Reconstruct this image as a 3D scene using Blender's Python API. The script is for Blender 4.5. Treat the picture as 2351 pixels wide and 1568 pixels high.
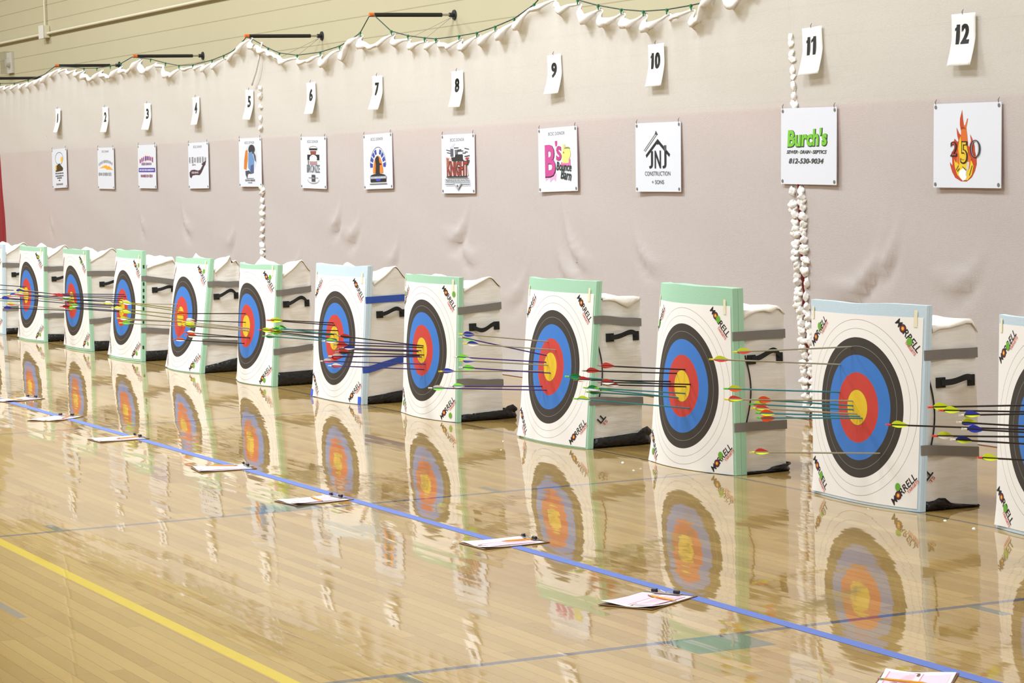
import bpy, math, random
from mathutils import Vector, Matrix
for o in list(bpy.data.objects): bpy.data.objects.remove(o)
S = bpy.context.scene
COL = S.collection
PI = math.pi

# ------------------------------------------------------------------ camera
cam = bpy.data.cameras.new('camera')
cam.sensor_width = 36.0; cam.lens = 89.3625
cam.clip_end = 200
co = bpy.data.objects.new('camera', cam); COL.objects.link(co)
RT = Vector((0.434029, 0.900497, -0.026922)); UP = Vector((-0.051864, 0.05481, 0.997149)); FW = Vector((-0.899405, 0.431395, -0.070493))
m = Matrix((RT, UP, -FW)).transposed().to_4x4()
m.translation = Vector((9.7261, -6.401, 1.5971))
co.matrix_world = m
S.camera = co

# ------------------------------------------------------------------ world, exposure
S.view_settings.view_transform = 'Standard'; S.view_settings.look = 'None'
S.view_settings.gamma = 1.0; S.view_settings.use_curve_mapping = False
S.view_settings.exposure = 0.0
wd = bpy.data.worlds.new('World'); S.world = wd; wd.use_nodes = True
wd.node_tree.nodes['Background'].inputs[0].default_value = (0.9, 0.95, 1.0, 1)
wd.node_tree.nodes['Background'].inputs[1].default_value = 0.05

# ------------------------------------------------------------------ gym ceiling lamps (rows of high bay fixtures) and one added side fill
LAMP_W = 425.0
def lamp(x, y, k=1.0):
    l = bpy.data.lights.new('high_bay_or_fill_lamp', 'AREA'); l.shape = 'RECTANGLE'
    l.size = 2.4; l.size_y = 1.2; l.energy = LAMP_W * k; l.color = (0.82, 0.885, 0.975)
    o = bpy.data.objects.new('high_bay_or_fill_lamp', l); COL.objects.link(o); o.location = (x, y, 7.0)
for x, k in ((-25, .75), (-19, .95), (-13, 1.05), (-7, 1.3), (-1, .72), (5, .40)):
    lamp(x, -2.2, k * 1.2); lamp(x, -8.0, k * .75)
lamp(12.0, -1.2, 2.0)  # added fill lamp, outside the rows, to brighten the right-hand bag sides
# ------------------------------------------------------------------ helpers
def L(h, k=1.0):
    h = h.lstrip('#'); out = []
    for i in (0, 2, 4):
        c = int(h[i:i+2], 16) / 255.0
        out.append((c / 12.92 if c <= .04045 else ((c + .055) / 1.055) ** 2.4) * k)
    return (out[0], out[1], out[2], 1.0)
class N:
    """tiny node-tree helper"""
    def __init__(self, name):
        self.m = bpy.data.materials.new(name); self.m.use_nodes = True
        self.t = self.m.node_tree; self.n = self.t.nodes; self.k = self.t.links
        self.b = self.n['Principled BSDF']; self.out = self.n['Material Output']
    def add(self, kind, **kw):
        x = self.n.new(kind)
        for a, v in kw.items(): setattr(x, a, v)
        return x
    def link(self, a, b): self.k.new(a, b)
    def math(self, op, a, b=None, c=None):
        x = self.n.new('ShaderNodeMath'); x.operation = op
        for i, v in enumerate((a, b, c)):
            if v is None: continue
            if isinstance(v, (int, float)): x.inputs[i].default_value = v
            else: self.link(v, x.inputs[i])
        return x.outputs[0]
    def mix(self, f, a, b):
        x = self.n.new('ShaderNodeMix'); x.data_type = 'RGBA'
        for s, v in ((x.inputs[0], f), (x.inputs[6], a), (x.inputs[7], b)):
            if isinstance(v, (int, float, tuple)): s.default_value = v
            else: self.link(v, s)
        return x.outputs[2]
    def coords(self, scale=(1, 1, 1), which='Object'):
        tc = self.n.new('ShaderNodeTexCoord'); mp = self.n.new('ShaderNodeMapping')
        mp.inputs['Scale'].default_value = scale; self.link(tc.outputs[which], mp.inputs[0])
        return mp.outputs[0]
    def noise(self, vec, scale, detail=3, rough=.5):
        x = self.n.new('ShaderNodeTexNoise'); x.inputs['Scale'].default_value = scale
        x.inputs['Detail'].default_value = detail; x.inputs['Roughness'].default_value = rough
        if vec: self.link(vec, x.inputs['Vector'])
        return x.outputs['Fac']
    def bump(self, h, dist=.01, strength=1.0):
        x = self.n.new('ShaderNodeBump'); x.inputs['Distance'].default_value = dist
        x.inputs['Strength'].default_value = strength; self.link(h, x.inputs['Height'])
        return x.outputs[0]
MATS = {}
def mat(name, hexcol, rough=.6, noise=0.0, nscale=30, metal=0.0, spec=.4, bump=0.0, bscale=60, coat=0.0, bvec=(1, 1, 1)):
    if name in MATS: return MATS[name]
    q = N(name); c = L(hexcol)
    q.b.inputs['Roughness'].default_value = rough; q.b.inputs['Metallic'].default_value = metal
    q.b.inputs['Specular IOR Level'].default_value = spec
    q.b.inputs['Coat Weight'].default_value = coat; q.b.inputs['Coat Roughness'].default_value = .1
    v = q.coords()
    f = q.noise(v, nscale)
    d = tuple(x * (1 - noise) for x in c[:3]) + (1,)
    q.link(q.mix(f, d, c), q.b.inputs['Base Color'])
    if bump: q.link(q.bump(q.noise(q.coords(bvec), bscale, 4), bump), q.b.inputs['Normal'])
    MATS[name] = q.m
    return q.m
def mobj(name, verts, faces, mats, parent=None, idx=None, smooth=False, loc=None):
    me = bpy.data.meshes.new(name); me.from_pydata(verts, [], faces)
    for x in (mats if isinstance(mats, (list, tuple)) else [mats]): me.materials.append(x)
    if idx: me.polygons.foreach_set('material_index', idx)
    if smooth: me.polygons.foreach_set('use_smooth', [True] * len(faces))
    me.update()
    o = bpy.data.objects.new(name, me); COL.objects.link(o)
    if parent is not None: o.parent = parent
    if loc is not None: o.location = loc
    return o
def root(name, label, cat, loc=(0, 0, 0), group=None):
    o = bpy.data.objects.new(name, None); COL.objects.link(o); o.location = loc
    o.empty_display_size = .05
    return tag(o, label, cat, group)
def tag(o, label, cat, group=None):
    o['label'] = label; o['category'] = cat
    if group: o['group'] = group
    return o
def struct(o): o['kind'] = 'structure'; return o
class G:
    """geometry accumulator: one mesh made of several primitives"""
    def __init__(self): self.v = []; self.f = []; self.i = []
    def put(self, vs, fs, mi=0):
        n = len(self.v); self.v += [tuple(x) for x in vs]
        self.f += [tuple(a + n for a in q) for q in fs]; self.i += [mi] * len(fs)
        return self
    def box(self, a, b, mi=0):
        x0, y0, z0 = a; x1, y1, z1 = b
        vs = [(x0, y0, z0), (x1, y0, z0), (x1, y1, z0), (x0, y1, z0), (x0, y0, z1), (x1, y0, z1), (x1, y1, z1), (x0, y1, z1)]
        return self.put(vs, [(0, 3, 2, 1), (4, 5, 6, 7), (0, 1, 5, 4), (1, 2, 6, 5), (2, 3, 7, 6), (3, 0, 4, 7)], mi)
    def tube(self, pts, r, n=8, mi=0, cap=True):
        pts = [Vector(p) for p in pts]; vs = []; fs = []
        rr = r if isinstance(r, (list, tuple)) else [r] * len(pts)
        up = Vector((0, 0, 1))
        for i, p in enumerate(pts):
            d = (pts[min(i + 1, len(pts) - 1)] - pts[max(i - 1, 0)]).normalized()
            a = d.cross(up)
            if a.length < 1e-3: a = d.cross(Vector((1, 0, 0)))
            a.normalize(); b = d.cross(a)
            for j in range(n):
                t = 2 * PI * j / n
                vs.append(p + a * math.cos(t) * rr[i] + b * math.sin(t) * rr[i])
        for i in range(len(pts) - 1):
            for j in range(n):
                fs.append((i * n + j, i * n + (j + 1) % n, (i + 1) * n + (j + 1) % n, (i + 1) * n + j))
        if cap:
            fs.append(tuple(range(n))[::-1]); fs.append(tuple((len(pts) - 1) * n + j for j in range(n)))
        return self.put(vs, fs, mi)
    def ribbon(self, path, w, mi=0, th=.0008):
        """strip of half-height w about a path of (x,y,z) with outward (nx,ny); closed thin solid"""
        vs = []
        for (x, y, z, nx, ny) in path:
            vs += [(x, y, z - w), (x, y, z + w), (x + nx * th, y + ny * th, z + w), (x + nx * th, y + ny * th, z - w)]
        fs = []
        for i in range(len(path) - 1):
            a = i * 4; b = a + 4
            for j in range(4): fs.append((a + j, a + (j + 1) % 4, b + (j + 1) % 4, b + j))
        fs.append((0, 3, 2, 1)); e = (len(path) - 1) * 4; fs.append((e, e + 1, e + 2, e + 3))
        return self.put(vs, fs, mi)
    def build(self, name, mats, parent=None, smooth=False, loc=None):
        return mobj(name, self.v, self.f, mats, parent, self.i, smooth, loc)
def smooth_by_angle(o, ang=40):
    o.data.polygons.foreach_set('use_smooth', [True] * len(o.data.polygons))
    try: o.data.set_sharp_from_angle(angle=math.radians(ang))
    except Exception: pass
    return o
_text = {}
def text2d(s, bold=.0, shear=0.0):
    """outline letters -> flat triangles, normalised to a unit-height box with its own aspect"""
    key = (s, bold, shear)
    if key in _text: return _text[key]
    cu = bpy.data.curves.new('letters', 'FONT'); cu.body = s; cu.offset = bold; cu.shear = shear
    cu.resolution_u = 3; cu.fill_mode = 'FRONT'
    o = bpy.data.objects.new('letters', cu); COL.objects.link(o)
    bpy.context.view_layer.update()
    dg = bpy.context.evaluated_depsgraph_get()
    me = bpy.data.meshes.new_from_object(o.evaluated_get(dg))
    vs = [(v.co.x, v.co.y) for v in me.vertices]; fs = [tuple(p.vertices) for p in me.polygons]
    bpy.data.objects.remove(o); bpy.data.curves.remove(cu); bpy.data.meshes.remove(me)
    x0 = min(a for a, b in vs); x1 = max(a for a, b in vs); y0 = min(b for a, b in vs); y1 = max(b for a, b in vs)
    vs = [((a - x0) / (x1 - x0) - .5, (b - y0) / (y1 - y0) - .5) for a, b in vs]
    _text[key] = (vs, fs); return _text[key]
class Art:
    """flat printed artwork: layers of 2-D polygons, each with a colour; mapped onto a surface later"""
    def __init__(self): self.items = []; self.lay = 0
    def poly(self, pts, col):
        self.lay += 1; self.items.append((list(pts), [tuple(range(len(pts)))], col, self.lay)); return self
    def tri(self, vs, fs, col):
        self.lay += 1; self.items.append((vs, fs, col, self.lay)); return self
    def rect(self, cx, cy, w, h, col, rot=0.0):
        c, s = math.cos(rot), math.sin(rot)
        return self.poly([(cx + a * w / 2 * c - b * h / 2 * s, cy + a * w / 2 * s + b * h / 2 * c) for a, b in ((-1, -1), (1, -1), (1, 1), (-1, 1))], col)
    def disc(self, cx, cy, rx, ry, col, n=28, a0=0, a1=2 * PI):
        return self.poly([(cx + rx * math.cos(a0 + (a1 - a0) * i / n), cy + ry * math.sin(a0 + (a1 - a0) * i / n)) for i in range(n if a1 - a0 > 6.2 else n + 1)], col)
    def ring(self, cx, cy, rx, ry, t, col, a0=0, a1=2 * PI, n=36, ty=None):
        ty = t if ty is None else ty
        vs = []; fs = []
        for i in range(n + 1):
            a = a0 + (a1 - a0) * i / n
            vs += [(cx + rx * math.cos(a), cy + ry * math.sin(a)), (cx + (rx - t) * math.cos(a), cy + (ry - ty) * math.sin(a))]
        for i in range(n): fs.append((2 * i, 2 * i + 2, 2 * i + 3, 2 * i + 1))
        return self.tri(vs, fs, col)
    def line(self, p, q, t, col):
        d = math.hypot(q[0] - p[0], q[1] - p[1]); a = math.atan2(q[1] - p[1], q[0] - p[0])
        return self.rect((p[0] + q[0]) / 2, (p[1] + q[1]) / 2, d, t, col, a)
    def text(self, s, cx, cy, w, h, col, bold=.0, shear=0.0, rot=0.0, arc=0.0):
        vs, fs = text2d(s, bold, shear); c, n = math.cos(rot), math.sin(rot); out = []
        for a, b in vs:
            x = a * w; y = b * h - arc * (a * 2) ** 2
            out.append((cx + x * c - y * n, cy + x * n + y * c))
        return self.tri(out, fs, col)
    def blur(self, cx, cy, w, h, n, col, arc=0.0, seed=1):
        """a line of lettering too small to read: a row of little strokes"""
        r = random.Random(seed); x = -w / 2; vs = []; fs = []
        while x < w / 2 - w / n * .3:
            ww = w / n * r.uniform(.5, .82); hh = h * r.uniform(.75, 1.0)
            yy = cy - arc * (2 * x / w) ** 2
            k = len(vs); vs += [(cx + x, yy - hh / 2), (cx + x + ww, yy - hh / 2), (cx + x + ww, yy + hh / 2), (cx + x, yy + hh / 2)]
            fs.append((k, k + 1, k + 2, k + 3)); x += w / n
        return self.tri(vs, fs, col)
    def build(self, name, fn, parent, loc=None):
        """fn(u, v, layer) -> 3-D point in the parent's frame"""
        cols = []; vs = []; fs = []; ix = []
        for pv, pf, col, lay in self.items:
            if col not in cols: cols.append(col)
            n = len(vs); vs += [fn(a, b, lay) for a, b in pv]
            fs += [tuple(q + n for q in f) for f in pf]; ix += [cols.index(col)] * len(pf)
        return mobj(name, vs, fs, [ink(c) for c in cols], parent, ix, loc=loc)
def ink(c): return mat('ink_' + c.lstrip('#'), c, .65, .05, 200, spec=.2)
# ------------------------------------------------------------------ floor: polished maple with painted court markings
def floor_material():
    q = N('polished_maple_court')
    tc = q.n.new('ShaderNodeTexCoord'); P = tc.outputs['Object']
    br = q.n.new('ShaderNodeTexBrick'); q.link(P, br.inputs['Vector'])
    br.offset = .37; br.offset_frequency = 2; br.squash = 1.0
    for k, v in (('Scale', 1.0), ('Brick Width', 1.15), ('Row Height', .057), ('Mortar Size', .0011), ('Mortar Smooth', .2), ('Bias', 0.0)):
        br.inputs[k].default_value = v
    br.inputs['Color1'].default_value = L('#af9153'); br.inputs['Color2'].default_value = L('#96783f'); br.inputs['Mortar'].default_value = L('#6e5230')
    grain = q.noise(q.coords((2.2, 60, 1)), 1.0, 4, .6)
    wood = q.mix(q.math('MULTIPLY', grain, .30), br.outputs['Color'], L('#775a30'))
    patch = q.noise(q.coords((.5, .9, 1)), 1.0, 2)
    wood = q.mix(q.math('MULTIPLY', patch, .20), wood, L('#ac9060'))
    sp = q.n.new('ShaderNodeSeparateXYZ'); q.link(P, sp.inputs[0]); X, Y = sp.outputs[0], sp.outputs[1]
    def band(axis, c, w):
        return q.math('LESS_THAN', q.math('ABSOLUTE', q.math('SUBTRACT', axis, c)), w / 2)
    def rect(x0, x1, y0, y1):
        return q.math('MULTIPLY', band(X, (x0 + x1) / 2, x1 - x0), band(Y, (y0 + y1) / 2, y1 - y0))
    court = q.math('LESS_THAN', Y, .02)
    blue_line = L('#3d4860'); teal = L('#526056')
    c = wood
    wear = q.math('MULTIPLY_ADD', q.noise(q.coords((3, 3, 1)), 6.0, 3), .25, .72)
    for x, w in ((-1.362, .040), (2.446, .040), (-5.765, .036)):
        c = q.mix(q.math('MULTIPLY', q.math('MULTIPLY', band(X, x, w), court), wear), c, blue_line)
    c = q.mix(q.math('MULTIPLY', rect(-1.60, -1.37, -2.41, -2.08), .85), c, teal)
    c = q.mix(q.math('MULTIPLY', rect(2.45, 2.68, -2.385, -2.09), .85), c, teal)
    for r in ((-1.585, -1.367, -3.372, -3.328), (-1.585, -1.367, -1.187, -1.147), (2.45, 2.665, -1.178, -1.13), (2.45, 2.665, -3.36, -3.315)):
        c = q.mix(q.math('MULTIPLY', rect(*r), .85), c, L('#55605c'))
    c = q.mix(q.math('MULTIPLY', rect(.2, .74, -4.10, -4.065), .7), c, L('#6b7078'))
    c = q.mix(q.math('MULTIPLY', band(Y, -3.668, .052), .9), c, L('#c9ae1c'))
    c = q.mix(q.math('MULTIPLY', band(Y, .028, .020), .85), c, L('#39424f'))
    q.link(c, q.b.inputs['Base Color'])
    q.b.inputs['Roughness'].default_value = .5; q.b.inputs['Specular IOR Level'].default_value = .0
    q.b.inputs['Coat Weight'].default_value = 1.0; q.b.inputs['Coat Roughness'].default_value = .035; q.b.inputs['Coat IOR'].default_value = 1.46
    # every plank lies at its own tiny tilt and is slightly cupped, which breaks up the reflections
    row = q.math('FLOOR', q.math('DIVIDE', Y, .057))
    colm = q.math('FLOOR', q.math('ADD', q.math('DIVIDE', X, .55), q.math('MULTIPLY', row, .377)))
    cv = q.n.new('ShaderNodeCombineXYZ'); q.link(row, cv.inputs[0]); q.link(colm, cv.inputs[1])
    wn = q.n.new('ShaderNodeTexWhiteNoise'); wn.noise_dimensions = '2D'; q.link(cv.outputs[0], wn.inputs['Vector'])
    sc = q.n.new('ShaderNodeSeparateColor'); q.link(wn.outputs['Color'], sc.inputs[0])
    cup = q.math('SUBTRACT', q.math('FRACT', q.math('DIVIDE', Y, .057)), .5)
    fine = q.noise(q.coords((2.5, 34, 1)), 1.0, 2); slow = q.noise(q.coords((1.1, 1.5, 1)), 1.0, 2)
    tx = q.math('ADD', q.math('MULTIPLY', q.math('SUBTRACT', sc.outputs[0], .5), FLOOR_TILT), q.math('MULTIPLY', q.math('SUBTRACT', fine, .5), FLOOR_TILT * 2.0))
    ty = q.math('ADD', q.math('ADD', q.math('MULTIPLY', q.math('SUBTRACT', sc.outputs[1], .5), FLOOR_TILT * .8), q.math('MULTIPLY', cup, .004)), q.math('MULTIPLY', q.math('SUBTRACT', slow, .5), .012))
    nv = q.n.new('ShaderNodeCombineXYZ'); q.link(tx, nv.inputs[0]); q.link(ty, nv.inputs[1]); nv.inputs[2].default_value = 1.0
    nn = q.n.new('ShaderNodeVectorMath'); nn.operation = 'NORMALIZE'; q.link(nv.outputs[0], nn.inputs[0])
    q.link(nn.outputs[0], q.b.inputs['Coat Normal'])
    return q.m
FLOOR_TILT = .009
WALL_Y = 2.58
X0, X1, Y0, ZC = -34.0, 16.0, -18.0, 7.8
struct(G().box((X0, Y0, -.1), (X1, WALL_Y + .2, 0)).build('floor', floor_material()))
def block_wall_material():
    q = N('painted_block_wall')
    tc = q.n.new('ShaderNodeTexCoord'); sp = q.n.new('ShaderNodeSeparateXYZ'); q.link(tc.outputs['Object'], sp.inputs[0])
    z = q.math('FRACT', q.math('DIVIDE', q.math('SUBTRACT', sp.outputs[2], .016), .2032))
    joint = q.math('LESS_THAN', q.math('ABSOLUTE', q.math('SUBTRACT', z, .5)), .018)
    c = q.mix(q.math('MULTIPLY', q.noise(q.coords((1, 1, 1)), 3.0, 3), .25), L('#bbb290'), L('#b0a684'))
    q.link(q.mix(q.math('MULTIPLY', joint, .6), c, L('#8a7f5e')), q.b.inputs['Base Color'])
    q.b.inputs['Roughness'].default_value = .7; q.b.inputs['Specular IOR Level'].default_value = .25
    q.link(q.bump(q.math('MULTIPLY', joint, -1.0), .004), q.b.inputs['Normal'])
    return q.m
BW = block_wall_material()
plain = mat('painted_plaster', '#d6d3cb', .8, .06, 3)
struct(G().box((X0, WALL_Y, 0), (X1, WALL_Y + .2, ZC)).build('wall_back', BW))
struct(G().box((X0 - .2, Y0, 0), (X0, WALL_Y + .2, ZC)).build('wall_left', plain))
struct(G().box((X1, Y0, 0), (X1 + .2, WALL_Y + .2, ZC)).build('wall_right', plain))
struct(G().box((X0 - .2, Y0 - .2, 0), (X1 + .2, Y0, ZC)).build('wall_front', plain))
struct(G().box((X0 - .2, Y0 - .2, ZC), (X1 + .2, WALL_Y + .2, ZC + .2)).build('ceiling', mat('ceiling_white', '#e4e3df', .8, .05, 3)))
# red wall pads standing against the block wall behind the curtain
padm = mat('red_wall_pad_vinyl', '#a8242c', .45, .15, 4)
n = 0
x = X0 + .4
while x < 8.0:
    g = G().box((x + .004, WALL_Y - .055, .10), (x + 1.21, WALL_Y - .002, 1.905))
    o = g.build('wall_pad', padm)
    bv = o.modifiers.new('bevel', 'BEVEL'); bv.width = .012; bv.segments = 2
    tag(o, 'red vinyl wall pad fixed to the block wall behind the white curtain', 'wall pad', 'red wall pads behind the curtain')
    x += 1.2192
# ------------------------------------------------------------------ white arrow-stop curtain in panels
TOP = [(-22.903, 2.756), (-22.345, 2.744), (-22.111, 2.742), (-22.0, 2.712), (-21.882, 2.724), (-21.697, 2.69), (-21.541, 2.718), (-21.397, 2.684), (-21.206, 2.719), (-20.992, 2.683), (-20.803, 2.727), (-20.629, 2.692), (-20.48, 2.741), (-20.274, 2.706), (-20.109, 2.764), (-19.924, 2.738), (-19.778, 2.801), (-19.579, 2.774), (-19.372, 2.825), (-19.244, 2.796), (-19.078, 2.812), (-18.859, 2.765), (-18.728, 2.784), (-18.545, 2.738), (-18.369, 2.763), (-18.237, 2.712), (-17.999, 2.659), (-17.815, 2.677), (-17.687, 2.74), (-17.546, 2.687), (-17.287, 2.65), (-17.108, 2.689), (-16.972, 2.746), (-16.822, 2.702), (-16.657, 2.682), (-16.431, 2.717), (-16.225, 2.79), (-16.105, 2.719), (-15.964, 2.664), (-15.843, 2.683), (-15.745, 2.726), (-15.631, 2.701), (-15.502, 2.691), (-15.413, 2.683), (-15.282, 2.61), (-15.109, 2.579), (-14.937, 2.636), (-14.728, 2.619), (-14.541, 2.63), (-14.383, 2.618), (-14.245, 2.638), (-14.092, 2.605), (-13.954, 2.649), (-13.783, 2.613), (-13.626, 2.667), (-13.391, 2.665), (-13.05, 2.742), (-12.837, 2.817), (-12.643, 2.745), (-12.411, 2.692), (-12.219, 2.655), (-12.069, 2.621), (-11.884, 2.572), (-11.659, 2.581), (-11.479, 2.542), (-11.297, 2.544), (-11.08, 2.579), (-10.91, 2.513), (-10.627, 2.601), (-10.609, 2.609), (-10.438, 2.535), (-10.302, 2.664), (-10.164, 2.698), (-10.034, 2.635), (-9.869, 2.594), (-9.677, 2.611), (-9.474, 2.67), (-9.33, 2.606), (-9.148, 2.609), (-8.995, 2.561), (-8.818, 2.576), (-8.712, 2.542), (-8.602, 2.565), (-8.434, 2.536), (-8.289, 2.515), (-8.162, 2.555), (-8.002, 2.496), (-7.836, 2.568), (-7.681, 2.524), (-7.516, 2.59), (-7.349, 2.555), (-7.184, 2.629), (-7.045, 2.615), (-6.847, 2.702), (-6.693, 2.716), (-6.549, 2.746), (-6.49, 2.742), (-6.416, 2.712), (-6.343, 2.669), (-6.249, 2.688), (-6.147, 2.693), (-6.05, 2.637), (-5.98, 2.591), (-5.848, 2.635), (-5.732, 2.559), (-5.627, 2.553), (-5.522, 2.588), (-5.421, 2.54), (-5.321, 2.517), (-5.21, 2.562), (-5.105, 2.488), (-5.007, 2.49), (-4.883, 2.541), (-4.828, 2.511), (-4.685, 2.525), (-4.571, 2.548), (-4.47, 2.469), (-4.377, 2.498), (-4.275, 2.573), (-4.178, 2.56), (-4.059, 2.575), (-3.971, 2.591)]
def lerp_tab(tab, x):
    if x <= tab[0][0]: return tab[0][1]
    for (a, b), (c, d) in zip(tab, tab[1:]):
        if x <= c:
            t = (x - a) / max(c - a, 1e-6); t = t * t * (3 - 2 * t) if d > b else t * t * (3 - 2 * t)
            return b + (d - b) * t
    return tab[-1][1]
TOP = [t for t in TOP if t[0] < -4.35] + [(-4.30, 2.60), (-4.12, 2.66), (-3.95, 2.555), (-3.80, 2.62), (-3.62, 2.66), (-3.45, 2.74), (-3.3, 2.80), (-2.9, 2.78), (-2.5, 2.72), (-2.1, 2.69), (-1.6, 2.70), (-1.1, 2.74), (-.6, 2.82), (0, 2.84), (.6, 2.78), (1.4, 2.74), (2.4, 2.82)]
CREASES = [(-14.897, 1.03, .22, -.55, .016), (-10.854, 1.10, .20, .5, .014), (-10.5, 1.0, .24, .25, .013), (-8.305, 1.03, .26, .3, .016), (-8.1, .88, .2, -.4, .012),
           (-6.30, .95, .30, -.75, .018), (-6.45, .80, .22, -.6, .012), (-16.347, 1.02, .16, -.6, .012), (-19.937, .98, .15, -.7, .010), (-11.9, .68, .22, .3, .010),
           (-2.75, .80, .34, .35, .018), (-2.45, .95, .24, .5, .012), (-1.72, .86, .26, .2, .014), (-5.25, .92, .26, -.5, .010), (-9.6, .82, .22, .5, .010), (-7.3, .6, .3, .4, .010), (-13.6, .9, .2, .4, .010), (-1.2, .6, .25, .5, .012)]
def wob(x, s): return math.sin(x * 1.7 + s) * .5 + math.sin(x * 4.3 + 2.1 * s) * .3 + math.sin(x * 9.1 + s * 3.7) * .2
PEAKX = [t[0] for i, t in enumerate(TOP[1:-1], 1) if t[1] > TOP[i - 1][1] and t[1] > TOP[i + 1][1]]
def curtain_y(x, z):
    zt = lerp_tab(TOP, x); d = max(zt - z, 0)
    y = 1.80 + .008 * wob(x, .3) * min(1, d * 2) + .006 * wob(x * .4 + z * 1.3, 1.7)
    # swags between the clips: cloth rolls forward just under the low stretches of the hem
    env = max([t for t in (lerp_tab(TOP, x - .12), lerp_tab(TOP, x + .12))])
    sag = max(0.0, min(1.0, (env - zt) / .05))
    y -= .055 * sag * math.exp(-((d - .035) / .035) ** 2)
    near = min(abs(x - q) for q in PEAKX)
    y += .030 * math.exp(-d / .16) * math.cos(min(near / .12, 1) * PI) * .6
    for cx, cz, ln, ang, amp in CREASES:
        dx, dz = x - cx, z - cz
        if abs(dx) > .7 or abs(dz) > .7: continue
        u = dx * math.cos(ang) + dz * math.sin(ang); v = -dx * math.sin(ang) + dz * math.cos(ang) - .4 * u * u / ln
        amp *= 1.9
        y -= amp * math.exp(-(u / ln) ** 2 * 2) * math.exp(-(v / .035) ** 2) - amp * .8 * math.exp(-(u / ln) ** 2 * 2) * math.exp(-((v + .07) / .04) ** 2)
    if z < .12: y -= (.12 - z) * .15
    return y
def curtain_material():
    q = N('white_arrow_net_cloth')
    q.n.remove(q.b)
    d = q.n.new('ShaderNodeBsdfDiffuse'); tl = q.n.new('ShaderNodeBsdfTranslucent'); tr = q.n.new('ShaderNodeBsdfTransparent')
    c = q.mix(q.noise(q.coords((6, 6, 6)), 8.0, 4), L('#cec8c1'), L('#d7d1ca'))
    q.link(c, d.inputs[0]); q.link(c, tl.inputs[0]); tr.inputs[0].default_value = (1, 1, 1, 1)
    q.link(q.bump(q.noise(q.coords((90, 90, 220)), 1.0, 3), .002, .5), d.inputs['Normal'])
    m1 = q.n.new('ShaderNodeMixShader'); m1.inputs[0].default_value = .16; q.link(d.outputs[0], m1.inputs[1]); q.link(tl.outputs[0], m1.inputs[2])
    m2 = q.n.new('ShaderNodeMixShader'); m2.inputs[0].default_value = CURTAIN_SHEER; q.link(m1.outputs[0], m2.inputs[1]); q.link(tr.outputs[0], m2.inputs[2])
    q.link(m2.outputs[0], q.out.inputs['Surface'])
    return q.m
CURTAIN_SHEER = .18
CM = curtain_material()
def curtain_panel(xa, xb, edge_l, edge_r, label, step=.028):
    nx = int((xb - xa) / step); nz = 64; vs = []; fs = []
    for i in range(nx + 1):
        t = i / nx
        for j in range(nz + 1):
            s = j / nz; s2 = 1 - (1 - s) ** 1.6            # rows crowd together towards the hem
            xbase = xa + (xb - xa) * t
            zz = .004 + s2 * (lerp_tab(TOP, xbase) - .004)
            x = xa + edge_l(zz) + (xb + edge_r(zz) - xa - edge_l(zz)) * t
            zt = lerp_tab(TOP, x); z = .004 + s2 * (zt - .004)
            vs.append((x, curtain_y(x, z), z))
    for i in range(nx):
        for j in range(nz):
            a = i * (nz + 1) + j; fs.append((a, a + nz + 1, a + nz + 2, a + 1))
    o = mobj('backstop_curtain', vs, fs, CM, smooth=True)
    return tag(o, label, 'curtain')
def seamx(pts):
    pts = sorted(pts, key=lambda q: q[0])
    return lambda z: lerp_tab(pts, z)
SA = seamx([(0, -.10), (.7, -.10), (1.4, -.06), (2.35, 0), (2.8, .02)])           # about x = -12.60
SB = seamx([(0, .14), (.22, .12), (.8, .05), (1.42, .025), (1.9, 0), (2.3, -.02), (2.5, -.03), (2.9, -.05)])   # about x = -3.36
def gap(z, k): return k * (.35 + .65 * max(0, math.sin(z * 31 + 2 * math.sin(z * 7)))) if z < 1.45 else .001
left_edge = seamx([(0, .20), (.57, .16), (.73, .07), (2.0, -.05), (2.12, -.35), (2.8, -.9)])
cpl = curtain_panel(-22.2, -12.60, left_edge, lambda z: SA(z) - gap(z, .004), 'white fabric backstop curtain, left panel that ends at the red wall pads')
cpm = curtain_panel(-12.60, -3.36, lambda z: SA(z) + gap(z, .004), lambda z: SB(z) - gap(z, .030), 'white fabric backstop curtain, middle panel between the two knotted seams')
cpr = curtain_panel(-3.36, 2.2, lambda z: SB(z) + gap(z, .034), lambda z: 0, 'white fabric backstop curtain, right panel behind the signs with flame and green lettering')
rufm = mat('ruffled_cloth', '#efeae2', .85, .08, 60, bump=.004, bscale=70)
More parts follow.
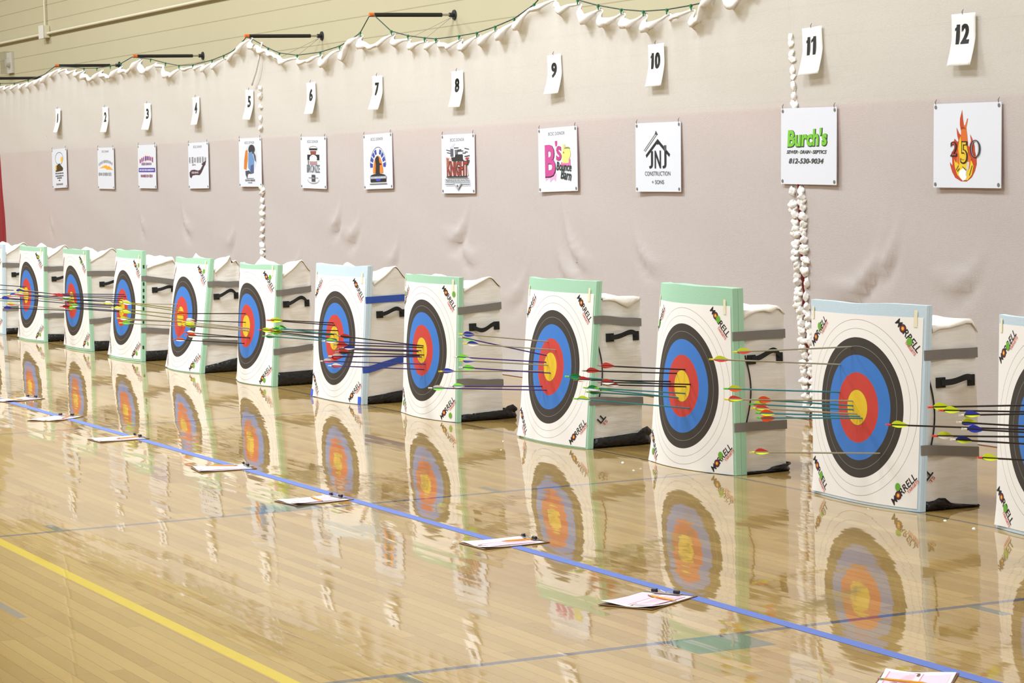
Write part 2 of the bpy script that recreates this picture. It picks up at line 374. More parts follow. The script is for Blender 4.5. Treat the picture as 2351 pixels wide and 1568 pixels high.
def ruffles(par, xs, x0, zlist, sides, seed, sz=1.0, flat=1.0):
    """tufts of bunched cloth where the panels are pinned together, one mesh each"""
    r = random.Random(seed)
    for z in zlist:
        for sd in sides:
            if r.random() < .05: continue
            g = G(); n1, n2 = 14, 10; a, b, c = r.uniform(.026, .042) * sz, r.uniform(.014, .024) * flat, r.uniform(.020, .030)
            vs = []; ph = r.uniform(0, 6); tilt = r.uniform(-.5, .5)
            for i in range(n2 + 1):
                t = PI * i / n2
                for j in range(n1):
                    p = 2 * PI * j / n1; k = 1 + .22 * math.sin(3 * p + ph + t * 2) + .14 * math.sin(5 * p - ph * 2 + t * 3)
                    X, Y, Z_ = a * math.sin(t) * math.cos(p) * k, b * math.sin(t) * math.sin(p) * k, c * math.cos(t) * (1 + .2 * math.sin(2 * p + ph))
                    X *= r.uniform(.86, 1.14); Z_ *= r.uniform(.84, 1.16); Y *= r.uniform(.8, 1.2)
                    vs.append((X * math.cos(tilt) - Z_ * math.sin(tilt), Y, X * math.sin(tilt) + Z_ * math.cos(tilt)))
            fs = [(i * n1 + j, i * n1 + (j + 1) % n1, (i + 1) * n1 + (j + 1) % n1, (i + 1) * n1 + j) for i in range(n2) for j in range(n1)]
            zz = z + r.uniform(-.012, .012); x = x0 + xs(zz) + sd * r.uniform(.8, 1.25); y = curtain_y(x, zz) - b * .45
            g.put([(v[0] + x, v[1] + y, v[2] + zz) for v in vs], fs).build('seam_tuft', rufm, par, True)
r_ = random.Random(5)
zb = []; z = .07
while z < 1.40: zb.append(z); z += r_.uniform(.030, .044)
z = 1.90
zt_ = []
while z < 2.34: zt_.append(z); z += r_.uniform(.042, .056)
ruffles(cpr, SB, -3.36, zb, (-.042, .046), 3)
ruffles(cpr, SB, -3.36, zt_, (.006,), 8, .95, .45)
ruffles(cpm, SA, -12.60, [.75, .80, .86, .885, .96, 1.03, 1.10, 1.16, 1.185, 1.24, 1.29, 1.36, 1.41], (.012,), 4, 1.5)
ruffles(cpm, SA, -12.60, [1.98, 2.05, 2.17, 2.26, 2.34], (.012,), 6, 1.1)
# turned-over hem that rolls forward between the clips
HEM = mat('white_hem_cloth', '#e2ddd5', .85, .05, 25, bump=.005, bscale=22)
def hem(par, xa, xb, step=.018):
    vs = []; fs = []; n = int((xb - xa) / step)
    for i in range(n + 1):
        x = xa + (xb - xa) * i / n; zt = lerp_tab(TOP, x); y = curtain_y(x, zt - .002)
        s = max(0.0, min(1.0, (max(lerp_tab(TOP, x - .12), lerp_tab(TOP, x + .12)) - zt) / .05)); s *= .8 + .2 * math.sin(x * 23)
        for dy, dz in ((.003, .003), (-.004 - .026 * s, .002), (-.007 - .046 * s, -.008 - .030 * s), (-.006 - .036 * s, -.012 - .056 * s), (-.004, -.014 - .050 * s)):
            vs.append((x, y + dy, zt + dz))
    for i in range(n):
        for j in range(4): fs.append((i * 5 + j, i * 5 + j + 1, i * 5 + j + 6, i * 5 + j + 5))
    mobj('hem', vs, fs, HEM, par, smooth=True)
hem(cpl, -22.9, -12.62); hem(cpm, -12.58, -3.42); hem(cpr, -3.30, 2.18)
# green hanging cord and its clips
CORD = [(-23.455, 2.802), (-22.109, 2.757), (-21.353, 2.732), (-20.771, 2.745), (-20.017, 2.779), (-19.531, 2.857), (-18.725, 2.808), (-18.35, 2.78), (-17.839, 2.76), (-17.331, 2.758), (-16.927, 2.769), (-16.529, 2.818), (-15.885, 2.765), (-15.399, 2.702), (-14.973, 2.657), (-14.536, 2.644), (-13.953, 2.663), (-13.605, 2.69), (-13.343, 2.719), (-13.044, 2.796), (-12.95, 2.831), (-12.786, 2.802), (-12.371, 2.697), (-12.086, 2.639), (-11.639, 2.597), (-11.078, 2.596), (-10.624, 2.624), (-10.327, 2.67), (-10.15, 2.711), (-9.946, 2.834), (-9.837, 2.838), (-9.485, 2.686), (-9.149, 2.631), (-8.817, 2.595), (-8.603, 2.575), (-8.161, 2.574), (-7.836, 2.579), (-7.509, 2.606), (-7.183, 2.645), (-6.845, 2.726), (-6.665, 2.801), (-6.403, 2.789), (-6.158, 2.711), (-5.854, 2.653), (-5.52, 2.604), (-5.21, 2.572), (-4.89, 2.562), (-4.575, 2.568), (-4.281, 2.582), (-4.012, 2.612), (-3.648, 2.671), (-3.448, 2.661), (-2.971, 2.543), (-2.3, 2.483), (-1.679, 2.474), (-1.101, 2.499)]
cordm = mat('dark_green_cord', '#2c4238', .6, .2, 200)
cl = [(a, 1.797, b) for a, b in CORD]
fine = []
for (p, q) in zip(cl, cl[1:]):
    for i in range(3): fine.append(Vector(p).lerp(Vector(q), i / 3))
fine.append(Vector(cl[-1]))
tag(G().tube(fine, .0045, 6).build('hanging_cord', cordm, smooth=True), 'dark green cord sagging between the black poles above the white curtain', 'cord')
clipm = mat('green_plastic_clip', '#1e7a4a', .4, .1, 100)
def make_clip():
    g = G()
    g.box((-.012, -.010, -.012), (.012, .010, .014)); g.box((-.005, -.006, -.040), (.005, .004, -.010)); g.tube([(-.014, 0, .006), (.014, 0, .006)], .009, 8)
    return g.build('curtain_clip', clipm)
clip0 = None
CLIPX = [-22.1, -21.4, -20.75, -18.35, -17.84, -17.33, -16.93, -15.89, -15.40, -14.97] + [c[0] for c in CORD if -14.8 < c[0] < -3.2 and c[1] < 2.80]
for i, cx in enumerate(CLIPX):
    if clip0 is None: o = clip0 = make_clip()
    else: o = clip0.copy(); COL.objects.link(o)
    cz = 0
    for (a, b), (c, d) in zip(CORD, CORD[1:]):
        if a <= cx <= c: cz = b + (d - b) * (cx - a) / max(c - a, 1e-6)
    o.location = (cx, 1.797, cz - .004); o.scale = (.7, .7, .7); o.rotation_euler = (0, r_.uniform(-.2, .2), 0)
    tag(o, 'small green plastic clip holding the white curtain to the sagging cord', 'clip', 'green clips along the curtain cord')
# black poles that carry the cord out from the wall
blackp = mat('black_foam_sleeve', '#23231f', .6, .2, 40); steel = mat('bare_steel', '#b5b2a8', .35, .1, 60, metal=.9)
orange = mat('orange_tip', '#e06a1c', .5, .1, 60); flm = mat('black_flange', '#2a2b2c', .5, .1, 60)
pole_labels = ['black curtain pole with orange tip, nearest and highest in the photo', 'black curtain pole with orange tip above the first knotted seam', 'black curtain pole with orange tip, third from the right along the wall',
               'black curtain pole with orange tip, fourth from the right along the wall', 'black curtain pole cut off by the left edge of the photo']
for i, (x, z) in enumerate(((-9.945, 2.848), (-12.997, 2.842), (-16.492, 2.825), (-19.53, 2.862), (-22.315, 2.829))):
    r = root('curtain_pole', pole_labels[i], 'pole', (x, WALL_Y, z), 'black poles holding the curtain cord')
    tip = 1.80 - WALL_Y
    g = G().tube([(0, tip + .04, 0), (0, -.12, 0)], .0175, 12); smooth_by_angle(g.build('sleeve', blackp, r))
    g = G().tube([(0, tip, 0), (0, tip + .041, 0)], .0178, 12); smooth_by_angle(g.build('tip_cap', orange, r))
    g = G().tube([(0, -.121, 0), (0, -.018, 0)], .010, 10); smooth_by_angle(g.build('rod', steel, r))
    g = G().tube([(0, -.011, 0), (0, 0, 0)], [.042, .044], 18); smooth_by_angle(g.build('flange', flm, r))
    g = G().tube([(0, -.05, 0), (0, -.018, 0)], .019, 12); smooth_by_angle(g.build('socket', flm, r))
    if i < 2:
        g = G().tube([(0, -.03, -.02), (-.02, -.30, -.22)], .0022, 5); g.tube([(0, -.03, -.02), (.05, -.62, -.28)], .0022, 5)
        g.build('tie_wire', mat('grey_wire', '#a09c90', .5), r)
tag(G().tube([(-12.497, 1.785, 2.76), (-12.484, 1.755, 2.646), (-12.53, 1.752, 2.57), (-12.593, 1.752, 2.491), (-12.70, 1.755, 2.40), (-12.746, 1.765, 2.376)], .009, 6).build('loose_strap', mat('grey_strap', '#d2d0c8', .7), smooth=True),
    'thin grey strap dangling over the curtain below the second black pole', 'strap')
# conduit, junction box and a guarded wall fixture high on the block wall
cond = mat('painted_conduit', '#d8d0b4', .5, .05, 20)
o = G().tube([(X0 + .2, WALL_Y - .034, 3.405), (-22.72, WALL_Y - .034, 3.405)], .017, 12).tube([(-22.50, WALL_Y - .034, 3.405), (X1 - .2, WALL_Y - .034, 3.405)], .017, 12).build('conduit', cond)
tag(smooth_by_angle(o), 'long beige painted conduit running level along the block wall', 'conduit')
o = G().tube([(-22.61, WALL_Y - .03, 3.50), (-22.61, WALL_Y - .03, ZC - .05)], .014, 12).build('conduit', cond)
tag(smooth_by_angle(o), 'vertical grey painted conduit rising from the junction box', 'conduit')
r = root('junction_box', 'small beige junction box where the vertical conduit meets the level one', 'electrical box', (-22.61, WALL_Y, 3.43))
o = G().box((-.11, -.085, -.08), (.11, -.001, .08)).build('box', cond, r); b = o.modifiers.new('b', 'BEVEL'); b.width = .006
G().box((-.115, -.090, -.085), (.115, -.084, .085)).build('cover', mat('cover_plate', '#d9d5c6', .45), r)
r = root('wall_fixture', 'white wall fixture under a clear guard at the left edge of the photo', 'wall fixture', (-24.48, WALL_Y, 3.12))
G().box((-.13, -.03, -.14), (.13, -.001, .14)).build('backplate', mat('fixture_white', '#e6e2d6', .4), r)
smooth_by_angle(G().tube([(0, -.03, 0), (0, -.08, 0)], [.07, .05], 16).build('lens', mat('fixture_lens', '#c9c6bc', .2), r))
gq = N('clear_guard'); gq.n.remove(gq.b)
gt = gq.n.new('ShaderNodeBsdfTransparent'); gt.inputs[0].default_value = (.93, .93, .92, 1); gg = gq.n.new('ShaderNodeBsdfGlossy'); gg.inputs['Roughness'].default_value = .15
gm = gq.n.new('ShaderNodeMixShader'); gm.inputs[0].default_value = .07; gq.link(gt.outputs[0], gm.inputs[1]); gq.link(gg.outputs[0], gm.inputs[2]); gq.link(gm.outputs[0], gq.out.inputs['Surface'])
g = G(); g.box((-.14, -.12, -.15), (.14, -.117, .15)); g.box((-.14, -.117, .147), (.14, -.001, .15)); g.box((-.14, -.117, -.15), (.14, -.001, -.147)); g.box((-.14, -.117, -.147), (-.137, -.001, .147)); g.box((.137, -.117, -.147), (.14, -.001, .147))
g.build('guard', gq.m, r)
# ------------------------------------------------------------------ blue tape line on the floor
btape = mat('blue_floor_tape', '#566db2', .55, .08, 40)
tag(G().box((-26.0, -1.8985, .0002), (7.2, -1.8465, .0012)).build('floor_tape', btape), 'long straight strip of blue tape stuck to the polished floor', 'tape')
# ------------------------------------------------------------------ sponsor signs and number cards pinned to the curtain
SW, SH = .612, .457
white = mat('white_sign_plastic', '#d9dbe0', .35, .02, 10)
pinm = mat('safety_pin', '#8f8c84', .35, .1, 60, metal=.7); gromm = mat('grommet', '#8a857c', .4, .1, 60, metal=.5)
def F(x0, x1, y0, y1):
    """zoomed-picture box of a sign -> functions giving sign coordinates in metres"""
    return (lambda x: ((x - x0) / (x1 - x0) - .5) * SW), (lambda y: (.5 - (y - y0) / (y1 - y0)) * SH), SW / (x1 - x0), SH / (y1 - y0)
K, GR, LG = '#2b2926', '#7c7d80', '#a9abad'
def hdr(a): a.text('BCSC DONOR', -.01, .185, .26, .024, '#77787c', .006)
def art1():
    a = Art(); a.ring(-.0, .115, .17, .075, .012, GR, ty=.008); a.disc(.11, .10, .045, .035, '#e0ae3c'); a.poly([(-.16, .02), (.0, .06), (.16, .0), (.14, -.03), (-.16, -.04)], '#4a3b1c')
    a.poly([(-.16, .03), (-.10, .045), (-.11, -.02), (-.16, -.02)], '#c8983a')
    for i, (y, w, n) in enumerate(((-.058, .34, 9), (-.088, .34, 12), (-.112, .2, 8), (-.14, .07, 3))): a.blur(0, y, w, .018, n, '#4d4e50', seed=i)
    a.blur(0, -.185, .28, .022, 11, GR, seed=9); return a
def art2():
    a = Art(); hdr(a); a.blur(0, .075, .52, .035, 14, '#8d8f92', arc=.035, seed=3)
    a.poly([(-.24, .0), (-.05, .03), (.03, .035), (.06, .022), (.14, .022), (.28, -.02), (.10, -.012), (.05, -.018), (.02, -.008), (-.05, .004)], '#e9a12c')
    a.blur(-.02, -.066, .50, .038, 9, '#7d7f82', seed=12); return a
def art3():
    a = Art(); a.blur(0, .088, .50, .062, 8, '#e48a6a', arc=.030, seed=4); a.blur(0, .088, .48, .046, 8, '#67407f', arc=.030, seed=4)
    a.blur(0, .028, .36, .030, 9, '#7d557f', seed=5); a.rect(0, -.036, .56, .044, '#4b3c92'); a.blur(0, -.036, .5, .022, 16, '#c9c3da', seed=6)
    a.blur(0, -.098, .42, .034, 8, '#7b2a45', seed=7); return a
def art4():
    a = Art(); hdr(a); a.blur(0, .055, .56, .060, 7, '#5d5a5c', seed=14)
    for i in range(4): a.rect(0, .035 + i * .013, .58, .003, '#f0f0f2')
    a.blur(-.13, .008, .1, .014, 3, GR, seed=2)
    a.poly([(-.26, -.11), (-.27, -.07), (-.22, -.045), (-.12, -.04), (.0, -.052), (.06, -.045), (.14, .0), (.10, .012), (.24, .045), (.22, .005), (.19, -.005), (.10, -.07), (.04, -.095), (-.08, -.092), (-.18, -.098), (-.22, -.125)], '#4c3438')
    a.blur(-.09, -.07, .22, .022, 9, '#b9a9ab', seed=5); return a
def art5():
    a = Art(); hdr(a); a.disc(.03, .05, .16, .13, '#c9cbcf'); a.poly([(-.12, .11), (-.16, .02), (-.17, -.06), (-.10, -.07), (-.06, .03), (-.06, .12)], '#c5762f')
    a.disc(.05, .12, .09, .045, '#3c3a3b'); a.poly([(-.04, .09), (.06, .10), (.12, .02), (.10, -.08), (.02, -.09), (-.05, -.05)], '#6b8bb5'); a.poly([(.09, .11), (.16, .06), (.17, .0), (.13, .02), (.10, .07)], '#55585c')
    a.poly([(.02, -.03), (.10, -.02), (.10, -.10), (.0, -.11)], '#4d5a7c'); a.poly([(-.13, -.08), (-.02, -.075), (.02, -.10), (-.06, -.11), (-.08, -.15), (-.12, -.12)], '#484b50')
    a.rect(0, -.150, .2, .006, GR); a.blur(0, -.168, .27, .020, 9, '#6d7075', seed=3); a.blur(.0, -.190, .12, .012, 5, GR, seed=4); return a
def art6():
    x, y, kx, ky = F(80, 770, 110, 1480); a = Art(); hdr(a)
    a.ring(x(430), y(440), .11, .028, .006, '#a08b86', 0, PI); a.rect(x(428), y(443), .19, .017, K)
    a.poly([(x(345), y(488)), (x(510), y(488)), (x(498), y(582)), (x(360), y(582))], '#8b4a38'); a.rect(x(430), y(660), .29, .050, K)
    a.disc(x(430), y(690), .09, .034, '#e8e9ec'); a.rect(x(430), y(705), .17, .02, '#e8e9ec'); a.line((x(370), y(645)), (x(420), y(632)), .004, GR)
    a.rect(x(430), y(745), .31, .006, '#f4f4f6'); a.rect(x(430), y(805), .17, .028, '#a98684')
    a.text('BRONZE', x(430), y(955), .31, .070, '#6f7174', .01); a.text('J', x(285), y(860), .04, .10, '#6f7174', .02)
    a.rect(x(432), y(1205), .085, .060, '#4a4a4b'); a.blur(x(432), y(1205), .06, .012, 3, LG); a.line((x(300), y(1195)), (x(380), y(1195)), .004, GR); a.line((x(490), y(1195)), (x(560), y(1195)), .004, GR)
    a.ring(x(430), y(1240), .14, .036, .006, '#a39490', PI, 2 * PI); return a
def art7():
    x, y, kx, ky = F(100, 840, 120, 1480); a = Art(); hdr(a)
    a.ring(x(478), y(930), .175, .163, .005, '#55586a', .05, PI - .05); a.ring(x(478), y(960), .135, .115, .06, '#dfe1ea', .0, PI, ty=.035)
    for i in range(9):
        t = .12 + (PI - .24) * i / 8
        if abs(i - 4) < 1: continue
        t2 = t - .15; a.ring(x(478), y(940), .165, .150, .055, '#3c4a9a', t - .13, t + .13, 5, ty=.040)
    a.disc(x(480), y(1090), .106, .145, '#dd7d2e', 30, 0, PI); a.poly([(x(415), y(1105)), (x(425), y(900)), (x(410), y(740)), (x(455), y(672)), (x(505), y(690)), (x(525), y(840)), (x(590), y(880)), (x(530), y(900)), (x(525), y(1105))], '#33302a')
    a.disc(x(478), y(1170), .165, .022, '#33302a', 20, 0, PI); a.rect(x(484), y(1200), .35, .022, '#8d9097'); a.blur(x(484), y(1200), .32, .012, 12, '#c9ccd3', seed=4)
    a.rect(x(486), y(1272), .335, .026, K); a.poly([(x(415), y(1238)), (x(560), y(1238)), (x(525), y(1288)), (x(445), y(1288))], '#3b4cc0'); a.rect(x(486), y(1358), .37, .006, '#45484d'); return a
def art8():
    x, y, kx, ky = F(100, 935, 95, 1500); a = Art(); hdr(a)
    a.poly([(x(300), y(410)), (x(420), y(305)), (x(465), y(320)), (x(400), y(400)), (x(330), y(430))], '#c4c6ca')
    for p, q in (((225, 462), (330, 490)), ((240, 525), (380, 555)), ((420, 420), (540, 420)), ((440, 480), (610, 465)), ((690, 435), (800, 462)), ((640, 545), (720, 550)), ((700, 520), (770, 525)), ((480, 500), (660, 495)), ((690, 630), (820, 610))):
        a.line((x(p[0]), y(p[1])), (x(q[0]), y(q[1])), .007, '#3f3f42')
    a.rect(x(370), y(530), .05, .06, '#5b5c60'); a.rect(x(485), y(520), .05, .035, '#67686c'); a.poly([(x(360), y(640)), (x(450), y(640)), (x(460), y(575)), (x(645), y(575)), (x(645), y(690)), (x(700), y(740)), (x(360), y(740))], '#37332f')
    a.poly([(x(700), y(690)), (x(740), y(650)), (x(820), y(655)), (x(760), y(700))], '#b3412c'); a.poly([(x(745), y(700)), (x(820), y(710)), (x(800), y(790)), (x(750), y(770))], '#55494a')
    a.poly([(x(215), y(620)), (x(360), y(665)), (x(380), y(735)), (x(700), y(745)), (x(740), y(720)), (x(785), y(1085)), (x(240), y(1085))], '#cdb6b0')
    a.text('KNIGHT', x(514), y(908), .40, .118, '#3d2f2c', .07); a.text('KNIGHT', x(510), y(910), .385, .108, '#a33a2a', .02); a.poly([(x(235), y(650)), (x(300), y(665)), (x(290), y(860)), (x(250), y(860))], '#a0604f')
    for i in range(13): a.rect(x(250 + i * 41), y(900), .003, .11, '#8a7a76')
    a.rect(x(560), y(880), .05, .006, K); a.rect(x(640), y(912), .04, .012, '#b8452c')
    a.rect(x(510), y(1110), .39, .010, '#35332f'); a.text('DRAINAGE & EXCAVATING', x(515), y(1187), .45, .021, '#55585a', .012)
    a.rect(x(520), y(1248), .46, .004, '#7a7d80'); a.rect(x(520), y(1288), .46, .005, '#55585a'); a.poly([(x(420), y(1255)), (x(635), y(1255)), (x(530), y(1425))], '#a6a8ac'); a.poly([(x(450), y(1265)), (x(600), y(1265)), (x(525), y(1375))], '#c9cbcf'); a.disc(x(525), y(1325), .014, .009, '#55585a'); return a
def art9():
    x, y, kx, ky = F(85, 945, 120, 1470); a = Art(); hdr(a)
    a.poly([(x(230), y(1160)), (x(250), y(1240)), (x(330), y(1170)), (x(350), y(1270)), (x(420), y(1200)), (x(470), y(1260)), (x(490), y(1090)), (x(300), y(1080))], '#e3a4c6')
    a.text('B', x(352) + .004, y(815) - .003, .175, .235, '#33201f', .03); a.text('B', x(350), y(812), .165, .226, '#c04c8c', .03)
    a.text("'", x(490), y(460), .035, .038, '#c04c8c', .03); a.text('s', x(550), y(670), .085, .105, '#8e2f5e', .02); a.text('s', x(548), y(668), .078, .098, '#b8447f', .02)
    a.poly([(x(600), y(860)), (x(800), y(800)), (x(800), y(940)), (x(570), y(950))], '#d870a8'); a.disc(x(712), y(690), .068, .050, '#ddd77c'); a.rect(x(665), y(560), .035, .048, '#cfcb84'); a.rect(x(700), y(800), .10, .055, '#ddd77c'); a.disc(x(660), y(660), .008, .007, '#7a7640'); a.disc(x(735), y(580), .045, .012, '#8c8848', 12, 0, PI)
    a.text('Bounce', x(660), y(950), .235, .062, '#2f3a34', .02, .2, -.06); a.text('Barn', x(705), y(1125), .165, .072, '#2f3a34', .02, .2, -.12); return a
def art10():
    x, y, kx, ky = F(1380, 1822, 320, 938); a = Art()
    ap = (x(1602), y(480))
    a.line((x(1486), y(622)), (x(1606), y(478)), .022, K); a.line((x(1596), y(478)), (x(1718), y(618)), .022, K); a.poly([(x(1580), y(500)), (x(1602), y(470)), (x(1625), y(500)), (x(1602), y(520))], K)
    a.poly([(x(1662), y(525)), (x(1686), y(525)), (x(1686), y(592)), (x(1662), y(560))], '#54524f'); a.line((x(1465), y(570)), (x(1582), y(418)), .005, '#6b6a68'); a.line((x(1478), y(577)), (x(1594), y(428)), .005, '#6b6a68')
    a.poly([(x(1574), y(425)), (x(1585), y(392)), (x(1606), y(432))], '#4a4846')
    a.text('J', x(1536), y(652), .052, .115, K, .02); a.text('N', x(1603), y(650), .085, .118, K, .02); a.text('J', x(1668), y(652), .052, .115, K, .02)
    a.text('CONSTRUCTION', x(1600), y(775), .345, .028, '#4b4c4e', -.002); a.text('+ SONS', x(1604), y(851), .165, .026, '#4b4c4e', .004); return a
def art11():
    x, y, kx, ky = F(298, 748, 845, 1440); a = Art()
    a.text("Burch's", x(515), y(1080), .445, .112, '#2c3a26', .06, .08, .02); a.text("Burch's", x(511), y(1076), .435, .104, '#78bf3a', .035, .08, .02)
    a.text('SEWER', x(392), y(1188), .125, .021, '#3a3a3b', .03, .25); a.text('DRAIN', x(500), y(1188), .115, .021, '#3a3a3b', .03, .25); a.text('SEPTICS', x(616), y(1188), .155, .021, '#3a3a3b', .03, .25)
    for xx in (447, 551): a.disc(x(xx), y(1188), .006, .005, '#7cb342')
    a.text('812-530-9034', x(507), y(1258), .385, .032, '#47484a', .025, .25); return a
def art12():
    x, y, kx, ky = F(10, 1180, 60, 1500); a = Art(); P = lambda *q: [(x(c), y(d)) for c, d in q]
    red, ora, yel = '#b8462a', '#d06a2c', '#e2c02e'
    a.poly(P((600, 1392), (500, 1388), (400, 1330), (345, 1230), (312, 1120), (305, 1060), (350, 1120), (340, 960), (335, 880), (372, 900), (378, 800), (368, 720), (385, 660), (440, 720), (460, 680), (470, 760), (600, 760), (640, 805), (655, 740), (700, 720), (770, 1000), (772, 1100), (740, 1220), (690, 1320)), red)
    a.poly(P((455, 700), (430, 600), (418, 470), (470, 580), (500, 600), (515, 700)), red); a.poly(P((497, 540), (475, 420), (478, 320), (515, 175), (530, 330), (550, 445), (570, 430), (605, 320), (618, 325), (588, 480), (605, 600), (622, 780), (500, 780)), ora)
    a.poly(P((497, 520), (480, 420), (482, 320), (515, 185), (528, 330), (545, 470)), red); a.poly(P((655, 590), (700, 680), (735, 790), (740, 950), (640, 900), (645, 800), (672, 700)), red)
    a.poly(P((440, 900), (470, 690), (490, 620), (510, 760), (590, 740), (610, 850), (650, 1000), (690, 1050), (720, 1130), (690, 1280), (620, 1370), (520, 1365), (440, 1280), (395, 1150), (380, 1010), (420, 1080)), yel)
    a.poly(P((620, 900), (680, 1000), (650, 1180), (600, 1120), (610, 1000)), ora); a.poly(P((450, 820), (480, 1000), (470, 1120), (420, 1040)), ora)
    a.poly(P((480, 1210), (540, 1165), (590, 1215), (610, 1290), (590, 1360), (540, 1380), (490, 1330), (465, 1270)), '#efeeea'); a.poly(P((610, 1060), (650, 1060), (640, 1170), (600, 1240), (620, 1330), (585, 1290), (595, 1180)), '#c9c4b4')
    for q in (((420, 1200), (460, 1120)), ((530, 1140), (600, 1200)), ((650, 1290), (700, 1120)), ((440, 1220), (480, 1170))): a.line((x(q[0][0]), y(q[0][1])), (x(q[1][0]), y(q[1][1])), .006, '#6b5a2a')
    a.text('2', x(380), y(838), .064, .082, K, .03); a.text('2', x(378), y(838), .040, .070, '#b9402c', -.01)
    a.text('5', x(560), y(900), .066, .122, K, .02); a.text('5', x(556), y(898), .046, .108, '#e0b52c', -.01)
    a.ring(x(752), y(838), .046, .048, .014, K, ty=.005); a.ring(x(752), y(838), .036, .044, .008, '#8d8a84', ty=.002); a.ring(x(540), y(492), .02, .006, .003, '#5a2a1c', .1, PI - .1); return a
ARTS = [art1, art2, art3, art4, art5, art6, art7, art8, art9, art10, art11, art12]
SIGN_LABEL = ['white sign with small round logo over rows of dark lettering, leftmost sign', 'white sign with grey arched lettering over an orange swoosh', 'white sign with arched purple lettering and a purple bar',
              'white sign with grey striped lettering above a brown ribbon swoosh', 'white sign with blue and orange figure, pinned beside the left knotted seam', 'white sign with a brown and black bottle shaped logo',
              'white sign with orange arch ringed by blue blocks on a black base', 'white sign with red and grey block lettering under a dark excavator', 'white sign with a big pink letter B and yellow shape',
              'white sign with black house roof over three letters', 'white sign with bright green lettering and a phone number', 'white sign with orange flame and the number 250']
SG = [(-19.431, 1.663, -2.5, .3), (-17.612, 1.647, .5, -.8), (-16.1, 1.650, .8, -.3), (-14.448, 1.645, .2, .5), (-12.917, 1.658, 1.5, .5), (-11.292, 1.637, 1.5, -1.0),
      (-9.821, 1.631, -1.0, .8), (-8.204, 1.593, -.4, -.3), (-6.513, 1.605, -1.4, .9), (-5.028, 1.602, 0, -.4), (-3.191, 1.643, 1.8, -.6), (-1.591, 1.619, .5, -.9)]
def pin(par, x, z, y=-.004):
    g = G().tube([(x - .004, y, z), (x + .002, y - .004, z + .014), (x + .006, y, z + .030)], .0016, 5); g.tube([(x - .004, y, z), (x - .002, y - .006, z + .016), (x + .006, y, z + .030)], .0012, 5)
    g.build('safety_pin', pinm, par)
for i, (sx, sz, lean, hor) in enumerate(SG):
    yc = min(curtain_y(sx + dx, sz + dz) for dx in (-.3, -.1, .1, .3) for dz in (-.22, 0, .22)) - .010
    r = root('sponsor_sign', SIGN_LABEL[i], 'sign', (sx, yc, sz), 'white sponsor signs pinned to the curtain')
    r.rotation_euler = (math.radians(-1.0), math.radians(-hor * .5 + lean * .3), 0)
    o = G().box((-SW / 2, -.004, -SH / 2), (SW / 2, 0, SH / 2)).build('sign_panel', white, r)
    ARTS[i]().build('printed_artwork', lambda u, v, l: (u, -.0044 - .00022 * l, v), r)
    for ax in (-1, 1):
        for az in (-1, 1):
            G().tube([(ax * (SW / 2 - .020), -.0065, az * (SH / 2 - .018)), (ax * (SW / 2 - .020), -.001, az * (SH / 2 - .018))], .0105, 12).build('grommet', gromm, r)
            if az > 0: pin(r, ax * (SW / 2 - .022), SH / 2 - .004)
CW, CH = .216, .279
card = mat('white_card_paper', '#ece9e2', .7, .04, 30)
CD = [(-19.425, 2.218, 1), (-17.567, 2.180, .3), (-16.032, 2.172, 3), (-14.45, 2.183, -3), (-12.885, 2.195, 3.5), (-11.28, 2.201, -2), (-9.787, 2.197, 1.5), (-8.196, 2.167, -.3), (-6.525, 2.21, -3), (-5.018, 2.206, -1.5), (-3.121, 2.204, -3), (-1.609, 2.188, .6)]
for i, (cx, cz, lean) in enumerate(CD):
    yc = min(curtain_y(cx + dx, cz + dz) for dx in (-.1, 0, .1) for dz in (-.13, .0, .13)) - .010
    r = root('number_card', 'white paper card printed %d, pinned above a sponsor sign' % (i + 1), 'number card', (cx, yc, cz), 'numbered lane cards on the curtain')
    r.rotation_euler = (0, math.radians(lean * .5), 0)
    rr = random.Random(40 + i); curl = rr.uniform(.035, .055); tw = rr.uniform(-.012, .016)
    def cy(u, v, l=0, curl=curl, tw=tw):
        t = .5 - v / CH                                    # 0 at the top, 1 at the bottom
        return -curl * 2.0 * max(0, t - .46) ** 1.25 - tw * (u / CW + .5) * t - .0006 - .0005 * l
    nu, nv = 8, 14; vs = []; fs = []
    for a in range(nu + 1):
        for b in range(nv + 1):
            u = (a / nu - .5) * CW; v = (b / nv - .5) * CH; vs.append((u, cy(u, v), v))
    for a in range(nu):
        for b in range(nv):
            k = a * (nv + 1) + b; fs.append((k, k + nv + 1, k + nv + 2, k + 1))
    o = mobj('card_sheet', vs, fs, card, r, smooth=True); so = o.modifiers.new('t', 'SOLIDIFY'); so.thickness = .0006; so.offset = 0
    a = Art(); s = str(i + 1); wd_ = .078 if len(s) == 1 and s != '1' else (.112 if s != '11' else .09) if len(s) == 2 else .032
    for sx_ in (-.0045, .0045): a.text(s, -.006 + sx_, .030, wd_, .108, K, .035, .06)
    for fx in {1: (-.006,), 10: (-.050,), 11: (-.038, .014), 12: (-.050,)}.get(i + 1, ()):
        a.poly([(fx + .010, .084), (fx - .026, .062), (fx - .026, .047), (fx + .004, .060)], K)
    a.build('printed_number', lambda u, v, l, cy=cy: (u, cy(u, v, 2), v), r)
    pin(r, 0, CH / 2 - .006)
